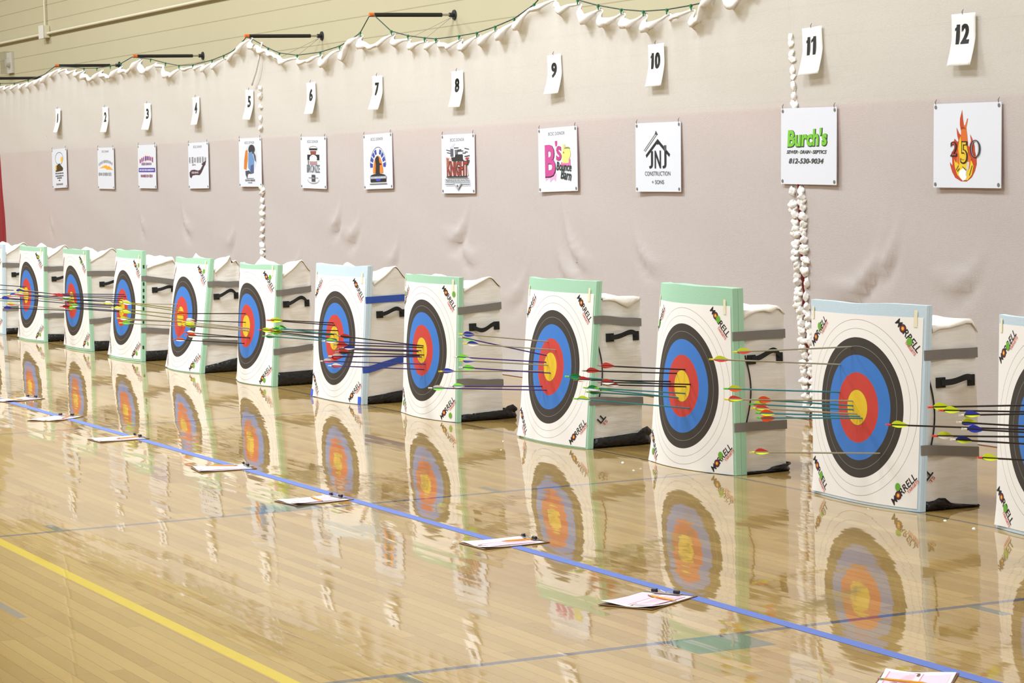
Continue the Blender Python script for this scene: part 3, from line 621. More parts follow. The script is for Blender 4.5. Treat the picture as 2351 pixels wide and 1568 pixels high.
# ------------------------------------------------------------------ archery targets
TG = {0: (-15.95, .44, .03, .07, .03, .06, .03, .905), 1: (-14.457, .440, .03, .065, .020, .076, .048, .908), 2: (-12.872, .444, .03, .056, .039, .031, .04, .912),
      3: (-11.331, .442, .035, .093, -.004, .061, .024, .933), 4: (-9.747, .432, .035, .115, .006, .115, .005, .900), 5: (-8.197, .430, .04, .118, .066, .102, .033, .889),
      6: (-6.425, .429, .04, .046, -.011, .078, .011, .925), 7: (-4.94, .427, .03, .083, .037, .074, .032, .898), 8: (-3.129, .433, .035, .085, -.007, .079, .002, .927),
      9: (-1.618, .427, .062, .118, .035, .055, .055, .942), 10: (0., .438, .03, .032, .026, .086, .035, .915), 11: (1.42, .44, .03, .06, .03, .06, .03, .90)}
GREEN, BLUE = mat('mint_green_foam', '#a4cfb0', .8, .06, 60, bump=.001, bscale=300), mat('pale_blue_foam', '#c5d8e2', .8, .06, 60, bump=.001, bscale=300)
BAG = None
def bag_material():
    q = N('cream_woven_bag'); c = q.mix(q.noise(q.coords((1, 1, 1)), 7.0, 4), L('#dbd6cc'), L('#e8e4dc'))
    q.link(c, q.b.inputs['Base Color']); q.b.inputs['Roughness'].default_value = .8; q.b.inputs['Specular IOR Level'].default_value = .2
    h = q.math('ADD', q.noise(q.coords((3, 3, 16)), 1.6, 3), q.math('MULTIPLY', q.noise(q.coords((1, 1, 1)), 9.0, 2), .4))
    q.link(q.bump(h, .007, .7), q.b.inputs['Normal']); return q.m
BAG = bag_material()
FLAP = mat('white_bag_cloth', '#efe9dc', .8, .06, 25, bump=.006, bscale=18)
DUCT = mat('grey_duct_tape', '#7c7770', .4, .12, 20, bump=.002, bscale=30); PAINT = mat('blue_painters_tape', '#2f50a8', .6, .08, 40)
BLK = mat('black_plastic_wrap', '#1d1c1c', .32, .3, 20, bump=.012, bscale=22); WEB = mat('black_webbing', '#1b1a19', .7, .3, 120, bump=.001, bscale=250)
MASK = mat('yellowish_masking_tape', '#e6dba0', .7, .05, 60); DOT = mat('green_sticker', '#6fae3c', .5, .1, 40); SPOT = mat('dark_foam_patch', '#2c3530', .8, .2, 60)
def face_material():
    q = N('printed_target_face')
    tc = q.n.new('ShaderNodeTexCoord'); sp = q.n.new('ShaderNodeSeparateXYZ'); q.link(tc.outputs['Object'], sp.inputs[0])
    rr = q.math('SQRT', q.math('ADD', q.math('MULTIPLY', sp.outputs[0], sp.outputs[0]), q.math('MULTIPLY', sp.outputs[2], sp.outputs[2])))
    ramp = q.n.new('ShaderNodeValToRGB'); ramp.color_ramp.interpolation = 'CONSTANT'
    gold, red, blue, blk, wht = L('#e4bd2e'), L('#c54238'), L('#3f78c4'), L('#403a34'), L('#f1eee8')
    st = [(0, gold), (.0795, L('#8a6a20')), (.0805, red), (.1195, L('#8f3430')), (.1207, red), (.16, blue), (.1995, L('#2d568c')), (.2010, blue), (.24, blk), (.2790, L('#8c8a84')), (.2806, blk), (.32, wht), (.3588, L('#9a9288')), (.3612, wht), (.3990, L('#8e8579')), (.4012, wht)]
    e = ramp.color_ramp.elements
    e[0].position = 0; e[0].color = st[0][1]; e[1].position = st[1][0] * 2; e[1].color = st[1][1]
    for p_, c in st[2:]:
        x = e.new(p_ * 2); x.color = c
    q.link(q.math('MULTIPLY', rr, 2.0), ramp.inputs[0])
    # arrow holes around the middle
    vo = q.n.new('ShaderNodeTexVoronoi'); vo.inputs['Scale'].default_value = 34; q.link(tc.outputs['Object'], vo.inputs['Vector'])
    hole = q.math('MULTIPLY', q.math('LESS_THAN', vo.outputs['Distance'], .11), q.math('LESS_THAN', rr, .135))
    hole = q.math('MULTIPLY', hole, q.math('GREATER_THAN', q.noise(tc.outputs['Object'], 14.0, 1), .52))
    q.link(q.mix(q.math('MULTIPLY', hole, .45), ramp.outputs[0], L('#4a3a22')), q.b.inputs['Base Color'])
    q.b.inputs['Roughness'].default_value = .55; q.b.inputs['Specular IOR Level'].default_value = .25
    return q.m
FACE = face_material()
def ysurf(k, u_, z):
    xc, zc, t, TL, BL, TR, BR, ft = TG[k]; u = u_ / .42; v = (z - zc) / .43
    sl, ll, sr, lr = (TL + BL) / 2, (TL - BL) / 2, (TR + BR) / 2, (TR - BR) / 2
    return u * u * (sl if u < 0 else sr) + v * ((1 - u) / 2 * ll + (1 + u) / 2 * lr)
def grid_solid(g, nx, nz, x0, x1, z0, z1, front, back, mi=0):
    vs = []; fs = []
    for s in (0, 1):
        for i in range(nx + 1):
            for j in range(nz + 1):
                x = x0 + (x1 - x0) * i / nx; zt = z1(x) if callable(z1) else z1; z = z0 + (zt - z0) * j / nz
                vs.append((x, (back if s else front)(x, z), z))
    M = (nx + 1) * (nz + 1); I = lambda s, i, j: s * M + i * (nz + 1) + j
    for i in range(nx):
        for j in range(nz):
            fs.append((I(0, i, j), I(0, i + 1, j), I(0, i + 1, j + 1), I(0, i, j + 1))); fs.append((I(1, i, j), I(1, i, j + 1), I(1, i + 1, j + 1), I(1, i + 1, j)))
    for i in range(nx):
        fs.append((I(0, i, 0), I(1, i, 0), I(1, i + 1, 0), I(0, i + 1, 0))); fs.append((I(0, i, nz), I(0, i + 1, nz), I(1, i + 1, nz), I(1, i, nz)))
    for j in range(nz):
        fs.append((I(0, 0, j), I(0, 0, j + 1), I(1, 0, j + 1), I(1, 0, j))); fs.append((I(0, nx, j), I(1, nx, j), I(1, nx, j + 1), I(0, nx, j + 1)))
    g.put(vs, fs, mi)
# foam colour, tape, tape heights (front upper, back upper, front lower, back lower), roof profile, black wrap heights (front, back, tail), green dots
SPEC = {0: (BLUE, DUCT, .70, .68, .26, .26, 'peak', .06, .06, 0), 1: (GREEN, DUCT, .70, .69, .25, .25, 'peak', .075, .06, 0), 2: (GREEN, DUCT, .70, .69, .27, .28, 'peak', .09, .08, 0), 3: (GREEN, DUCT, .70, .655, .265, .235, 'low', .085, .085, 0),
        4: (GREEN, DUCT, .70, .69, .25, .22, 'split', .055, .115, 0), 5: (GREEN, DUCT, .685, .705, .255, .275, 'peak', .10, .105, 0), 6: (BLUE, PAINT, .70, .705, .235, .30, 'peak', .05, .085, 0),
        7: (GREEN, DUCT, .69, .708, .247, .225, 'round', .045, .06, .10), 8: (GREEN, DUCT, .714, .685, .265, .245, 'fold', .055, .075, .06), 9: (GREEN, DUCT, .699, .698, .242, .238, 'ragged', .016, .052, .03), 10: (BLUE, DUCT, .695, .693, .275, .247, 'sweep', .040, .012, 0),
        11: (BLUE, DUCT, .69, .69, .26, .26, 'peak', .05, .05, 0)}
ROOF = {'peak': ((0, .815), (.35, .865), (.66, .925), (.74, .915), (1, .835)), 'round': ((0, .82), (.4, .865), (.68, .893), (.78, .888), (1, .827)), 'low': ((0, .80), (.5, .835), (.9, .875), (1, .80)),
        'split': ((0, .80), (.5, .88), (.66, .93), (.70, .865), (.86, .885), (1, .84)), 'fold': ((0, .83), (.5, .835), (1, .828)), 'ragged': ((0, .82), (.4, .83), (.84, .842), (1, .805)), 'sweep': ((0, .825), (.35, .822), (.75, .848), (.9, .845), (1, .80))}
DOTS = {1: ((.33, .375), (.35, -.37)), 2: ((.30, .36), (.37, -.375)), 3: ((.37, .37), (.35, -.375)), 4: ((.36, .37), (.33, -.375)), 5: ((.35, .37), (.33, -.385)), 7: ((.385, .365), (-.39, .345), (.37, -.385), (-.37, -.36)), 8: (), 9: ((.325, .355), (-.375, .30), (.33, -.33), (-.355, -.37)), 10: ((.345, .315), (-.335, .355), (.30, -.335), (-.33, -.345)), 11: ((-.335, .335), (-.335, -.345))}
TLABEL = {0: 'archery target cut off by the left edge, only a pale blue strip showing', 1: 'mint green foam archery target, leftmost one whose rings all show', 2: 'mint green foam archery target, second whole one from the left', 3: 'mint green foam archery target with black square patches along its edge',
          4: 'mint green foam archery target with olive and grey arrows in its gold centre', 5: 'mint green foam archery target, directly left of the one with blue tape', 6: 'pale blue foam archery target held on with bright blue tape', 7: 'mint green foam archery target, directly right of the one with blue tape',
          8: 'mint green foam archery target, third whole one from the right', 9: 'mint green foam archery target with thick green edge, left of the largest target', 10: 'pale blue foam archery target, largest one shown whole at the right', 11: 'pale blue foam archery target cut off by the right edge of the photo'}
def logo_art(word_only=False):
    a = Art(); K2 = '#322e2c'
    a.text('M', -.083, 0, .034, .034, K2, .015, .12); a.text('RRELL', .026, 0, .122, .034, K2, .015, .12)
    a.disc(-.049, 0, .0195, .0195, '#3b3040'); a.disc(-.049, 0, .0135, .0135, '#a23a34'); a.disc(-.049, 0, .0075, .0075, '#e8c23a')
    a.text('TARGETS', .045, -.028, .082, .014, '#d8605a', .02); return a
XR, YB = .418, .360
def build_target(k):
    xc, zc, th, TL, BL, TR, BR, ft = TG[k]; foam, tape, ua, ub, la, lb, roof, bf, bb, tail = SPEC[k]
    rnd = random.Random(100 + k)
    r = root('archery_target', TLABEL[k], 'archery target', (xc, 0, 0), 'archery targets in the row')
    f = lambda x, z: ysurf(k, x, z)
    # two layers of foam board
    ph = rnd.uniform(0, 6)
    topf = lambda x: ft + .003 * math.sin(x * 7 + ph) + .002 * math.sin(x * 15 + ph * 2)
    for s in (0, 1):
        g = G(); a, b = (0, th * .49) if s == 0 else (th * .52, th)
        grid_solid(g, 16, 12, -.425, .43, .0015, topf, lambda x, z, a=a: f(x, z) + a, lambda x, z, b=b: f(x, z) + b)
        smooth_by_angle(g.build('foam_board', foam, r), 50)
    # paper face with its printed rings, origin at the middle of the gold
    xa, xb, za, zb = -.420, .415, -.424, .424
    def fy(u, v, l=0):
        y = f(u, zc + v) - .0015 - .0004 * l
        e = max(0, -u - .30) / .12; d = max(0, -v - .30) / .13
        return y - .012 * (e * d) ** 1.5
    vs = []; fs = []; nx = nz = 36
    for i in range(nx + 1):
        for j in range(nz + 1):
            u = xa + (xb - xa) * i / nx; v = za + (zb - za) * j / nz; vs.append((u, fy(u, v), v))
    for i in range(nx):
        for j in range(nz):
            q = i * (nz + 1) + j; fs.append((q, q + nz + 1, q + nz + 2, q + 1))
    fo = mobj('target_face', vs, fs, FACE, r, smooth=True, loc=(0, 0, zc))
    for sx, sz in ((-1, 1), (1, 1), (-1, -1), (1, -1)):
        rot = -PI / 4 if sx * sz > 0 else PI / 4
        c, s = math.cos(rot), math.sin(rot); cx, cz = sx * .338, sz * .338
        logo_art().build('printed_logo', lambda u, v, l, c=c, s=s, cx=cx, cz=cz: (cx + u * c - v * s, fy(cx + u * c - v * s, cz + u * s + v * c, 1 + l * .6), cz + u * s + v * c), fo)
    for dx, dz in DOTS.get(k, ()):
        Art().disc(dx, dz, .016, .018, '#6fae3c').build('green_dot', lambda u, v, l: (u, fy(u, v, 6), v), fo)
    for dx in ((-.395, .375) if k >= 5 else (.375,)):
        Art().rect(dx, .418, .018, .075 if dx > 0 else .06, '#ece5c2').build('masking_tape', lambda u, v, l: (u, f(u, zc + v) - .0035, v), fo)
    if k == 6:
        for dx in (-.405, .402): Art().rect(dx, -.40, .035, .05, '#3f62d8').build('corner_tape', lambda u, v, l: (u, fy(u, v, 7), v), fo)
    # stuffed bag behind the board
    prof = ROOF[roof]
    def zr(t):
        for (a, b), (c, d) in zip(prof, prof[1:]):
            if t <= c: return b + (d - b) * (t - a) / max(c - a, 1e-6)
        return prof[-1][1]
    g = G(); loop = []
    n1, n2 = 10, 14
    for i in range(n1 + 1): loop.append((-.40 + (XR + .40) * i / n1, 'f', i / n1))
    for i in range(1, n2): loop.append((XR, 's', i / n2))
    for i in range(n1 + 1): loop.append((XR - (XR + .40) * i / n1, 'b', i / n1))
    for i in range(1, n2): loop.append((-.40, 'l', i / n2))
    nzr = 26; rows = []
    def pt(e, j):
        x, kind, t = e
        w = j / nzr
        yfr = lambda x, z: f(x, min(z, ft)) + th + .003
        tt = {'f': 0, 's': t, 'b': 1, 'l': 1 - t}[kind]
        z = .004 + w * (zr(tt) - .012)
        y0 = yfr(x, z); y = y0 + (YB - y0) * tt
        if kind in 'sbl':
            a = .003 * math.sin(z * 38 + x * 3 + ph + 2 * math.sin(tt * 5 + z * 6)) * (.3 + abs(z - .42) * 1.2) + .004 * math.sin(z * 17 + tt * 6)
            edge = math.sin(PI * min(max(tt, .0), 1))
            if kind == 's': x = XR - .007 + a * edge + .005 * edge
            if kind == 'l': x = -.40 + .004 - a * edge
            if kind == 'b': y = YB + .004 * math.sin(z * 12 + x * 8)
        return (x, y, z)
    vs = [pt(e, j) for j in range(nzr + 1) for e in loop]; m = len(loop)
    fs = [(j * m + i, j * m + (i + 1) % m, (j + 1) * m + (i + 1) % m, (j + 1) * m + i) for j in range(nzr) for i in range(m)]
    fs.append(tuple(range(m))[::-1])
    g.put(vs, fs); bo = g.build('target_bag', BAG, r, True); smooth_by_angle(bo, 50)
    # white cloth gathered over the top, with a turned-over lip on the visible side
    g = G(); nx, ny = 10, 16; vs = []; fs = []
    for i in range(nx + 1):
        x = -.402 + (XR + .404) * i / nx
        for j in range(ny + 1):
            t = j / ny; y0 = f(x, ft) + th + .004; y = y0 + (YB + .003 - y0) * t
            z = zr(t) + .006 * math.sin(x * 19 + t * 7 + ph) * min(1, (XR - x) * 6) - .06 * (1 - abs(2 * i / nx - 1)) * math.sin(PI * t) * (1 if roof in ('peak', 'round', 'split') else 0)
            vs.append((x, y, z))
    drop = {'fold': (.010, .012, .022, .045, .060, .030, .012), 'ragged': (.034, .020, .012, .014, .030, .012, .010), 'sweep': (.030, .014, .012, .016, .020, .020, .018), 'low': (.020, .016, .016, .018, .02, .03, .02)}.get(roof, (.016, .013, .012, .011, .006, .004, .004))
    base = len(vs)
    for j in range(ny + 1):
        t = j / ny; q = t * (len(drop) - 1); a = int(min(q, len(drop) - 2)); d = drop[a] + (drop[a + 1] - drop[a]) * (q - a)
        x, y, z = vs[nx * (ny + 1) + j]; vs.append((x + .006 + d * .10, y, z - d))
    for i in range(nx):
        for j in range(ny):
            q = i * (ny + 1) + j; fs.append((q, q + ny + 1, q + ny + 2, q + 1))
    for j in range(ny): fs.append((nx * (ny + 1) + j, base + j, base + j + 1, nx * (ny + 1) + j + 1))
    o = g.put(vs, fs).build('bag_top', FLAP, r, True); so = o.modifiers.new('t', 'SOLIDIFY'); so.thickness = .003; so.offset = -1
    # black plastic round the foot of the bag
    g = G(); rowsn = 5; path = []
    y0 = f(XR, .05) + th + .004
    for i in range(13): path.append((XR + .004, y0 + (YB + tail - y0) * i / 12, i / 12))
    for i in range(1, 9): path.append((XR - (XR + .395) * i / 8, YB + .010, 1.0))
    vs = []
    for (x, y, t) in path:
        h = bf + (bb - bf) * t
        if roof == 'ragged': h = .014 + .05 * max(0, (t - .45)) ** .7 * (1 if t < .85 else .8)
        if roof == 'sweep': h = .045 - .038 * t + .022 * math.exp(-((t - .3) / .12) ** 2)
        if tail and t > .78: h += (.03 if k < 9 else .0) * math.sin((t - .78) / .22 * PI)
        if y > YB and tail: x -= .03 * (y - YB) / tail
        for j in range(rowsn + 1):
            w = j / rowsn; b = .012 * math.sin(PI * w) + .006 * math.sin(t * 27 + j * 2.3 + ph) + .004 * math.sin(t * 61 + j * 3.9)
            if tail and t > .9: b += .01 * math.sin(j * 1.7)
            vs.append((x + b, y + (.006 * math.sin(j + t * 9) if t > .05 else 0), .001 + h * w))
    m = rowsn + 1; fs = [(i * m + j, (i + 1) * m + j, (i + 1) * m + j + 1, i * m + j + 1) for i in range(len(path) - 1) for j in range(rowsn)]
    o = g.put(vs, fs).build('foot_wrap', BLK, r, True); so = o.modifiers.new('t', 'SOLIDIFY'); so.thickness = .004; so.offset = -1
    # tape round the edge of the foam and along the bag
    for a, b in ((ua, ub), (la, lb)):
        yf = f(.43, a); yk = yf + th
        path = [(.424, yf - .0025, a, 0, -1), (.4315, yf - .0015, a, 1, -1), (.4325, yk, a, 1, 0)]
        jag = 0 if k in (6, 10) else rnd.uniform(-.003, .003)
        for i in range(1, 9):
            t = i / 8; path.append((.4325 + (.424 - .4325) * min(1, t * 3), yk + (YB + .004 - yk) * t, a + (b - a) * t + jag * math.sin(t * 9), 1, 0))
        path += [(.40, YB + .010, b, 0, 1), (.25, YB + .012, b, 0, 1)]
        g = G().ribbon(path, .0225); g.build('tape_strip', tape, r)
    if k == 3:
        for z in (.80, .70, .655, .60, .545, .50, .445, .33, .27, .12):
            yf = f(.43, z); G().box((.4302, yf + .006, z - .014), (.4325, yf + .020, z + .014)).build('dark_patch', SPOT, r)
    # webbing handle
    hz = {10: .570, 9: .578, 8: .612, 7: .585}.get(k, .60); ya, yb = .165, .325
    style = {4: 1, 5: 1, 9: .9, 6: .7, 7: -.5, 8: .4, 10: .2}.get(k, .3)
    hr = G(); hr.box((XR - .004, ya - .022, hz - .024), (XR + .006, ya + .024, hz + .022)); hr.box((XR - .004, yb - .014, hz - .024), (XR + .006, yb + .022, hz + .026))
    path = []
    for i in range(13):
        t = i / 12; y = ya + (yb + .004 - ya) * t
        z = hz + .035 * style * math.sin(PI * t ** 1.4) + (.016 * math.sin(2 * PI * t + PI) if k == 7 else .004 * math.sin(2 * PI * t + PI)) + .012 * t
        path.append((XR + .006 + .030 * math.sin(PI * t), y, z, 1, 0))
    hr.ribbon(path, .0135, th=.003); hr.build('handle', WEB, r)
    if k in (8, 10):
        Art().text('LL', .0, .0, .050, .036, '#322e2c', .04, rot=PI / 4).text('TS', .022, -.024, .034, .017, '#b8403c', .02, rot=PI / 4).build('side_logo', lambda u, v, l: (XR + .0045 + .0004 * l, (.100 if k == 8 else .088) + u, .165 + v), r)
    if k in (8, 9, 10):
        yy = f(.43, .4) + th
        pts = [(XR + .004, yy + .008 + .030 * math.sin(PI * i / 12), .60 - .34 * i / 12) for i in range(13)]
        G().tube(pts, .0035, 6).build('elastic_cord', WEB, r)
    return r
for k in range(12): build_target(k)
# ------------------------------------------------------------------ arrows
ARROWS = [
(10,-0.050,0.009,0.712,-0.002,0.018,0.631,'grey yellow red yellow',1),
(10,-0.145,0.008,0.625,-0.050,0.091,0.680,'grey yellow red yellow',1),
(10,-0.148,0.005,0.497,-0.016,0.088,0.617,'teal yellow orange green',1),
(10,-0.036,0.001,0.465,-0.013,0.074,0.679,'grey red yellow yellow',1),
(10,-0.033,0.000,0.443,-0.026,0.119,0.527,'teal orange orange green',1),
(10,-0.029,-0.000,0.425,-0.024,0.111,0.551,'teal yellow orange green',1),
(10,0.000,-0.001,0.408,-0.024,0.112,0.558,'grey red yellow yellow',1),
(10,0.023,-0.001,0.399,-0.019,0.093,0.549,'teal orange yellow green',1),
(10,0.044,-0.001,0.392,-0.013,0.070,0.559,'teal orange orange green',-1),
(10,0.176,0.002,0.243,-0.017,0.080,0.676,'grey red yellow yellow',1),
(11,1.504,0.006,0.563,-0.008,0.049,0.666,'black yellow yellow red',1),
(11,1.568,0.009,0.535,-0.014,0.079,0.662,'black yellow yellow red',1),
(11,1.681,0.021,0.543,-0.008,0.051,0.660,'black blue yellow white',1),
(11,1.299,0.004,0.443,-0.116,0.091,0.680,'black yellow yellow red',1),
(11,1.670,0.017,0.471,-0.026,0.117,0.655,'black yellow blue white',1),
(11,1.699,0.020,0.450,-0.025,0.113,0.655,'black blue blue white',1),
(11,1.533,0.003,0.433,-0.015,0.078,0.663,'black yellow white red',1),
(11,1.638,0.011,0.400,-0.027,0.119,0.656,'black blue yellow white',1),
(11,1.777,0.029,0.344,-0.027,0.115,0.652,'black yellow yellow red',1),
(9,-1.586,0.004,0.512,-0.019,0.099,0.506,'black red red grey',1),
(9,-1.675,0.005,0.487,-0.015,0.084,0.547,'black red red grey',1),
(9,-1.751,0.008,0.440,-0.013,0.077,0.562,'black red white grey',1),
(9,-1.530,0.003,0.440,-0.015,0.082,0.538,'black red white grey',1),
(9,-1.574,0.001,0.425,0.045,0.086,0.500,'black red white grey',1),
(9,-1.750,0.007,0.424,-0.030,0.129,0.607,'teal green green lime',1),
(9,-1.650,-0.003,0.363,-0.042,0.156,0.547,'teal green white lime',1),
(9,-1.580,-0.001,0.390,-0.025,0.115,0.519,'teal white green lime',1),
(9,-1.665,-0.002,0.365,-0.025,0.114,0.527,'teal white green lime',1),
(9,-1.537,-0.002,0.317,-0.035,0.138,0.663,'teal yellow white lime',1),
(8,-3.173,0.014,0.572,-0.031,0.134,0.554,'grey blue blue yellow',1),
(8,-3.178,0.006,0.493,-0.097,0.246,0.543,'purple white lime white',1),
(8,-3.068,0.010,0.531,-0.025,0.118,0.574,'grey blue white yellow',1),
(8,-3.183,0.003,0.455,-0.023,0.110,0.576,'purple lime lime white',1),
(8,-3.154,0.001,0.440,-0.023,0.108,0.553,'grey white blue yellow',1),
(8,-3.116,-0.003,0.398,-0.026,0.115,0.568,'purple lime lime white',1),
(8,-3.215,-0.001,0.403,-0.009,0.057,0.652,'grey blue blue yellow',1),
(8,-3.214,-0.010,0.316,-0.011,0.063,0.583,'purple lime white white',1),
(8,-3.153,-0.013,0.299,-0.266,0.061,0.680,'purple white lime white',1),
(7,-4.912,0.002,0.456,-0.048,0.162,0.582,'black red black grey',1),
(7,-4.982,0.002,0.454,-0.021,0.099,0.655,'purple lime white white',1),
(7,-4.920,0.001,0.445,-0.016,0.086,0.603,'black red red grey',1),
(7,-4.945,-0.000,0.424,-0.017,0.088,0.547,'purple blue white white',1),
(7,-4.990,0.000,0.415,-0.016,0.086,0.561,'black red red grey',1),
(7,-4.901,-0.001,0.399,-0.017,0.087,0.598,'black red black grey',1),
(7,-4.970,-0.002,0.391,-0.006,0.042,0.621,'black red red grey',-1),
(7,-4.936,-0.002,0.385,-0.011,0.064,0.629,'purple white red white',1),
(7,-4.875,-0.003,0.343,-0.190,0.075,0.680,'purple white red white',1),
(7,-4.897,-0.006,0.308,-0.020,0.096,0.645,'purple white red white',1),
(6,-6.444,0.007,0.531,0.165,0.100,0.500,'black yellow yellow red',1),
(6,-6.417,0.006,0.516,-0.005,0.122,0.500,'black yellow yellow red',1),
(6,-6.360,0.005,0.482,0.009,0.076,0.500,'black lime yellow red',1),
(6,-6.386,0.002,0.457,0.116,0.145,0.500,'teal lime green lime',1),
(6,-6.429,0.002,0.451,-0.027,0.115,0.545,'black yellow yellow red',1),
(6,-6.497,0.001,0.441,0.339,0.185,0.500,'teal green white lime',1),
(6,-6.368,-0.000,0.417,-0.048,0.158,0.505,'teal yellow lime lime',1),
(6,-6.433,-0.002,0.405,-0.033,0.128,0.512,'teal white green lime',1),
(6,-6.383,-0.000,0.422,0.030,0.171,0.500,'black yellow yellow red',1),
(5,-8.212,0.006,0.520,-0.007,0.051,0.556,'black orange orange red',1),
(5,-8.206,0.002,0.456,0.038,0.086,0.500,'black white orange red',1),
(5,-8.127,0.001,0.415,-0.046,0.148,0.521,'grey white yellow yellow',1),
(5,-8.127,0.001,0.411,-0.035,0.128,0.522,'grey yellow yellow yellow',1),
(5,-8.149,-0.001,0.398,-0.039,0.135,0.516,'grey orange yellow yellow',1),
(5,-8.141,-0.001,0.394,-0.037,0.131,0.510,'grey yellow yellow yellow',1),
(5,-8.106,-0.003,0.344,-0.038,0.134,0.515,'black white orange red',1),
(5,-8.113,-0.003,0.345,-0.018,0.088,0.507,'black orange white red',1),
(5,-8.219,-0.009,0.298,-0.025,0.105,0.560,'black orange white red',1),
(4,-9.855,0.016,0.526,-0.010,0.062,0.631,'grey white yellow yellow',1),
(4,-9.769,0.008,0.492,-0.061,0.167,0.501,'olive white yellow yellow',1),
(4,-9.700,0.006,0.473,-0.082,0.191,0.515,'olive yellow white yellow',1),
(4,-9.669,0.004,0.446,-0.048,0.147,0.594,'olive yellow white yellow',1),
(4,-9.653,0.000,0.411,-0.069,0.175,0.529,'olive yellow yellow yellow',1),
(4,-9.689,-0.004,0.394,-0.024,0.102,0.538,'grey yellow white yellow',1),
(4,-9.705,-0.005,0.390,0.002,0.091,0.500,'grey yellow yellow yellow',1),
(4,-9.688,-0.008,0.357,-0.026,0.105,0.517,'grey lime lime yellow',1),
(3,-11.261,0.009,0.556,-0.008,0.054,0.645,'navy white red red',1),
(3,-11.226,0.009,0.539,-0.011,0.065,0.636,'navy red red red',1),
(3,-11.308,0.006,0.518,-0.018,0.087,0.552,'navy red white red',1),
(3,-11.328,0.005,0.501,-0.012,0.068,0.547,'navy lime white red',1),
(3,-11.347,0.003,0.484,-0.024,0.101,0.527,'navy lime red red',1),
(3,-11.355,0.001,0.459,0.010,0.104,0.500,'navy lime red red',1),
(3,-11.388,0.001,0.449,0.133,0.107,0.500,'navy red lime red',1),
(3,-11.411,0.001,0.436,0.276,0.102,0.500,'navy lime white red',1),
(3,-11.354,-0.002,0.412,-0.035,0.120,0.535,'navy red red red',1),
(3,-11.375,-0.003,0.403,0.124,0.119,0.500,'navy lime yellow red',1),
(2,-12.921,0.001,0.484,-0.073,0.168,0.506,'grey yellow red yellow',1),
(2,-12.920,0.001,0.490,-0.044,0.133,0.521,'navy blue blue white',1),
(2,-12.864,0.000,0.460,-0.063,0.157,0.524,'grey yellow red yellow',1),
(2,-12.862,0.000,0.478,-0.016,0.078,0.594,'navy blue white white',1),
(2,-12.896,0.000,0.435,-0.047,0.136,0.615,'grey yellow red yellow',1),
(2,-12.824,0.000,0.451,-0.051,0.142,0.538,'navy white red red',1),
(2,-12.884,-0.000,0.414,-0.046,0.134,0.662,'navy blue blue white',1),
(2,-12.877,-0.000,0.356,-0.054,0.144,0.615,'grey yellow red yellow',1),
(2,-12.939,0.001,0.350,-0.021,0.088,0.635,'navy blue blue white',1),
(1,-14.444,0.003,0.517,-0.035,0.115,0.523,'navy yellow red red',1),
(1,-14.501,0.002,0.475,-0.030,0.106,0.510,'navy blue blue white',1),
(1,-14.491,0.001,0.460,-0.001,0.017,0.527,'teal yellow white lime',1),
(1,-14.515,-0.002,0.374,-0.015,0.073,0.520,'teal blue blue lime',1),
(1,-14.500,-0.002,0.388,-0.026,0.099,0.510,'navy yellow blue white',1),
]
SH = {'grey': mat('shaft_grey', '#a1987f', .4, .1, 90), 'teal': mat('shaft_teal', '#3b858c', .35, .1, 90), 'black': mat('shaft_black', '#2a2423', .35, .1, 90), 'purple': mat('shaft_purple', '#46337c', .35, .1, 90), 'olive': mat('shaft_olive', '#857f36', .4, .1, 90), 'navy': mat('shaft_navy', '#232548', .35, .1, 90)}
VC = {'yellow': '#d9ea2c', 'red': '#c8342c', 'orange': '#f0561e', 'green': '#178a35', 'lime': '#8cee46', 'white': '#ece6da', 'blue': '#2638a8', 'black': '#26231f'}
VM = {a: mat('vane_' + a, b, .5, .05, 90) for a, b in VC.items()}
NC = {'yellow': '#efe62a', 'red': '#e8402f', 'green': '#5fd22f', 'lime': '#8be030', 'white': '#eeeae2', 'grey': '#9a938c'}
NM = {a: mat('nock_' + a, b, .35, .05, 90) for a, b in NC.items()}
def shaft_mesh():
    g = G().tube([(0, 0, -.012), (0, 0, -.735)], .0037, 10).tube([(0, 0, -.735), (0, 0, -.750), (0, 0, -.765)], [.0040, .0036, .0004], 10); return smooth_by_angle(g.build('shaft', SH['grey']), 50)
def nock_mesh():
    g = G().tube([(0, 0, -.022), (0, 0, -.013), (0, 0, -.009)], [.0042, .0040, .0034], 10); g.box((-.0034, -.0030, -.009), (-.0012, .0030, 0)); g.box((.0012, -.0030, -.009), (.0034, .0030, 0)); return g.build('nock', NM['red'])
def vane_mesh():
    pr = [(0, 0), (.06, .45), (.16, .80), (.30, 1.0), (.45, .97), (.62, .74), (.80, .42), (.92, .18), (1, 0)]
    z0, ln, hh, r0 = -.026, .072, .0145, .0034; vs = []; fs = []
    for (t, h) in pr:
        for s in (-.0005, .0005): vs += [(r0, s, z0 - ln * t), (r0 + max(.0004, hh * h), s * .6, z0 - ln * t)]
    for i in range(len(pr) - 1):
        a, b = 4 * i, 4 * i + 4
        fs += [(a, b, b + 1, a + 1), (a + 2, a + 3, b + 3, b + 2), (a + 1, b + 1, b + 3, a + 3), (a, a + 2, b + 2, b)]
    return mobj('vane', vs, fs, VM['red'])
p_s, p_n, p_v = shaft_mesh(), nock_mesh(), vane_mesh()
first = [True]
def part_copy(src, par, m, rot=0.0):
    o = src.copy(); COL.objects.link(o); o.parent = par; o.rotation_euler = (0, 0, rot)
    o.material_slots[0].link = 'OBJECT'; o.material_slots[0].material = m
    return o
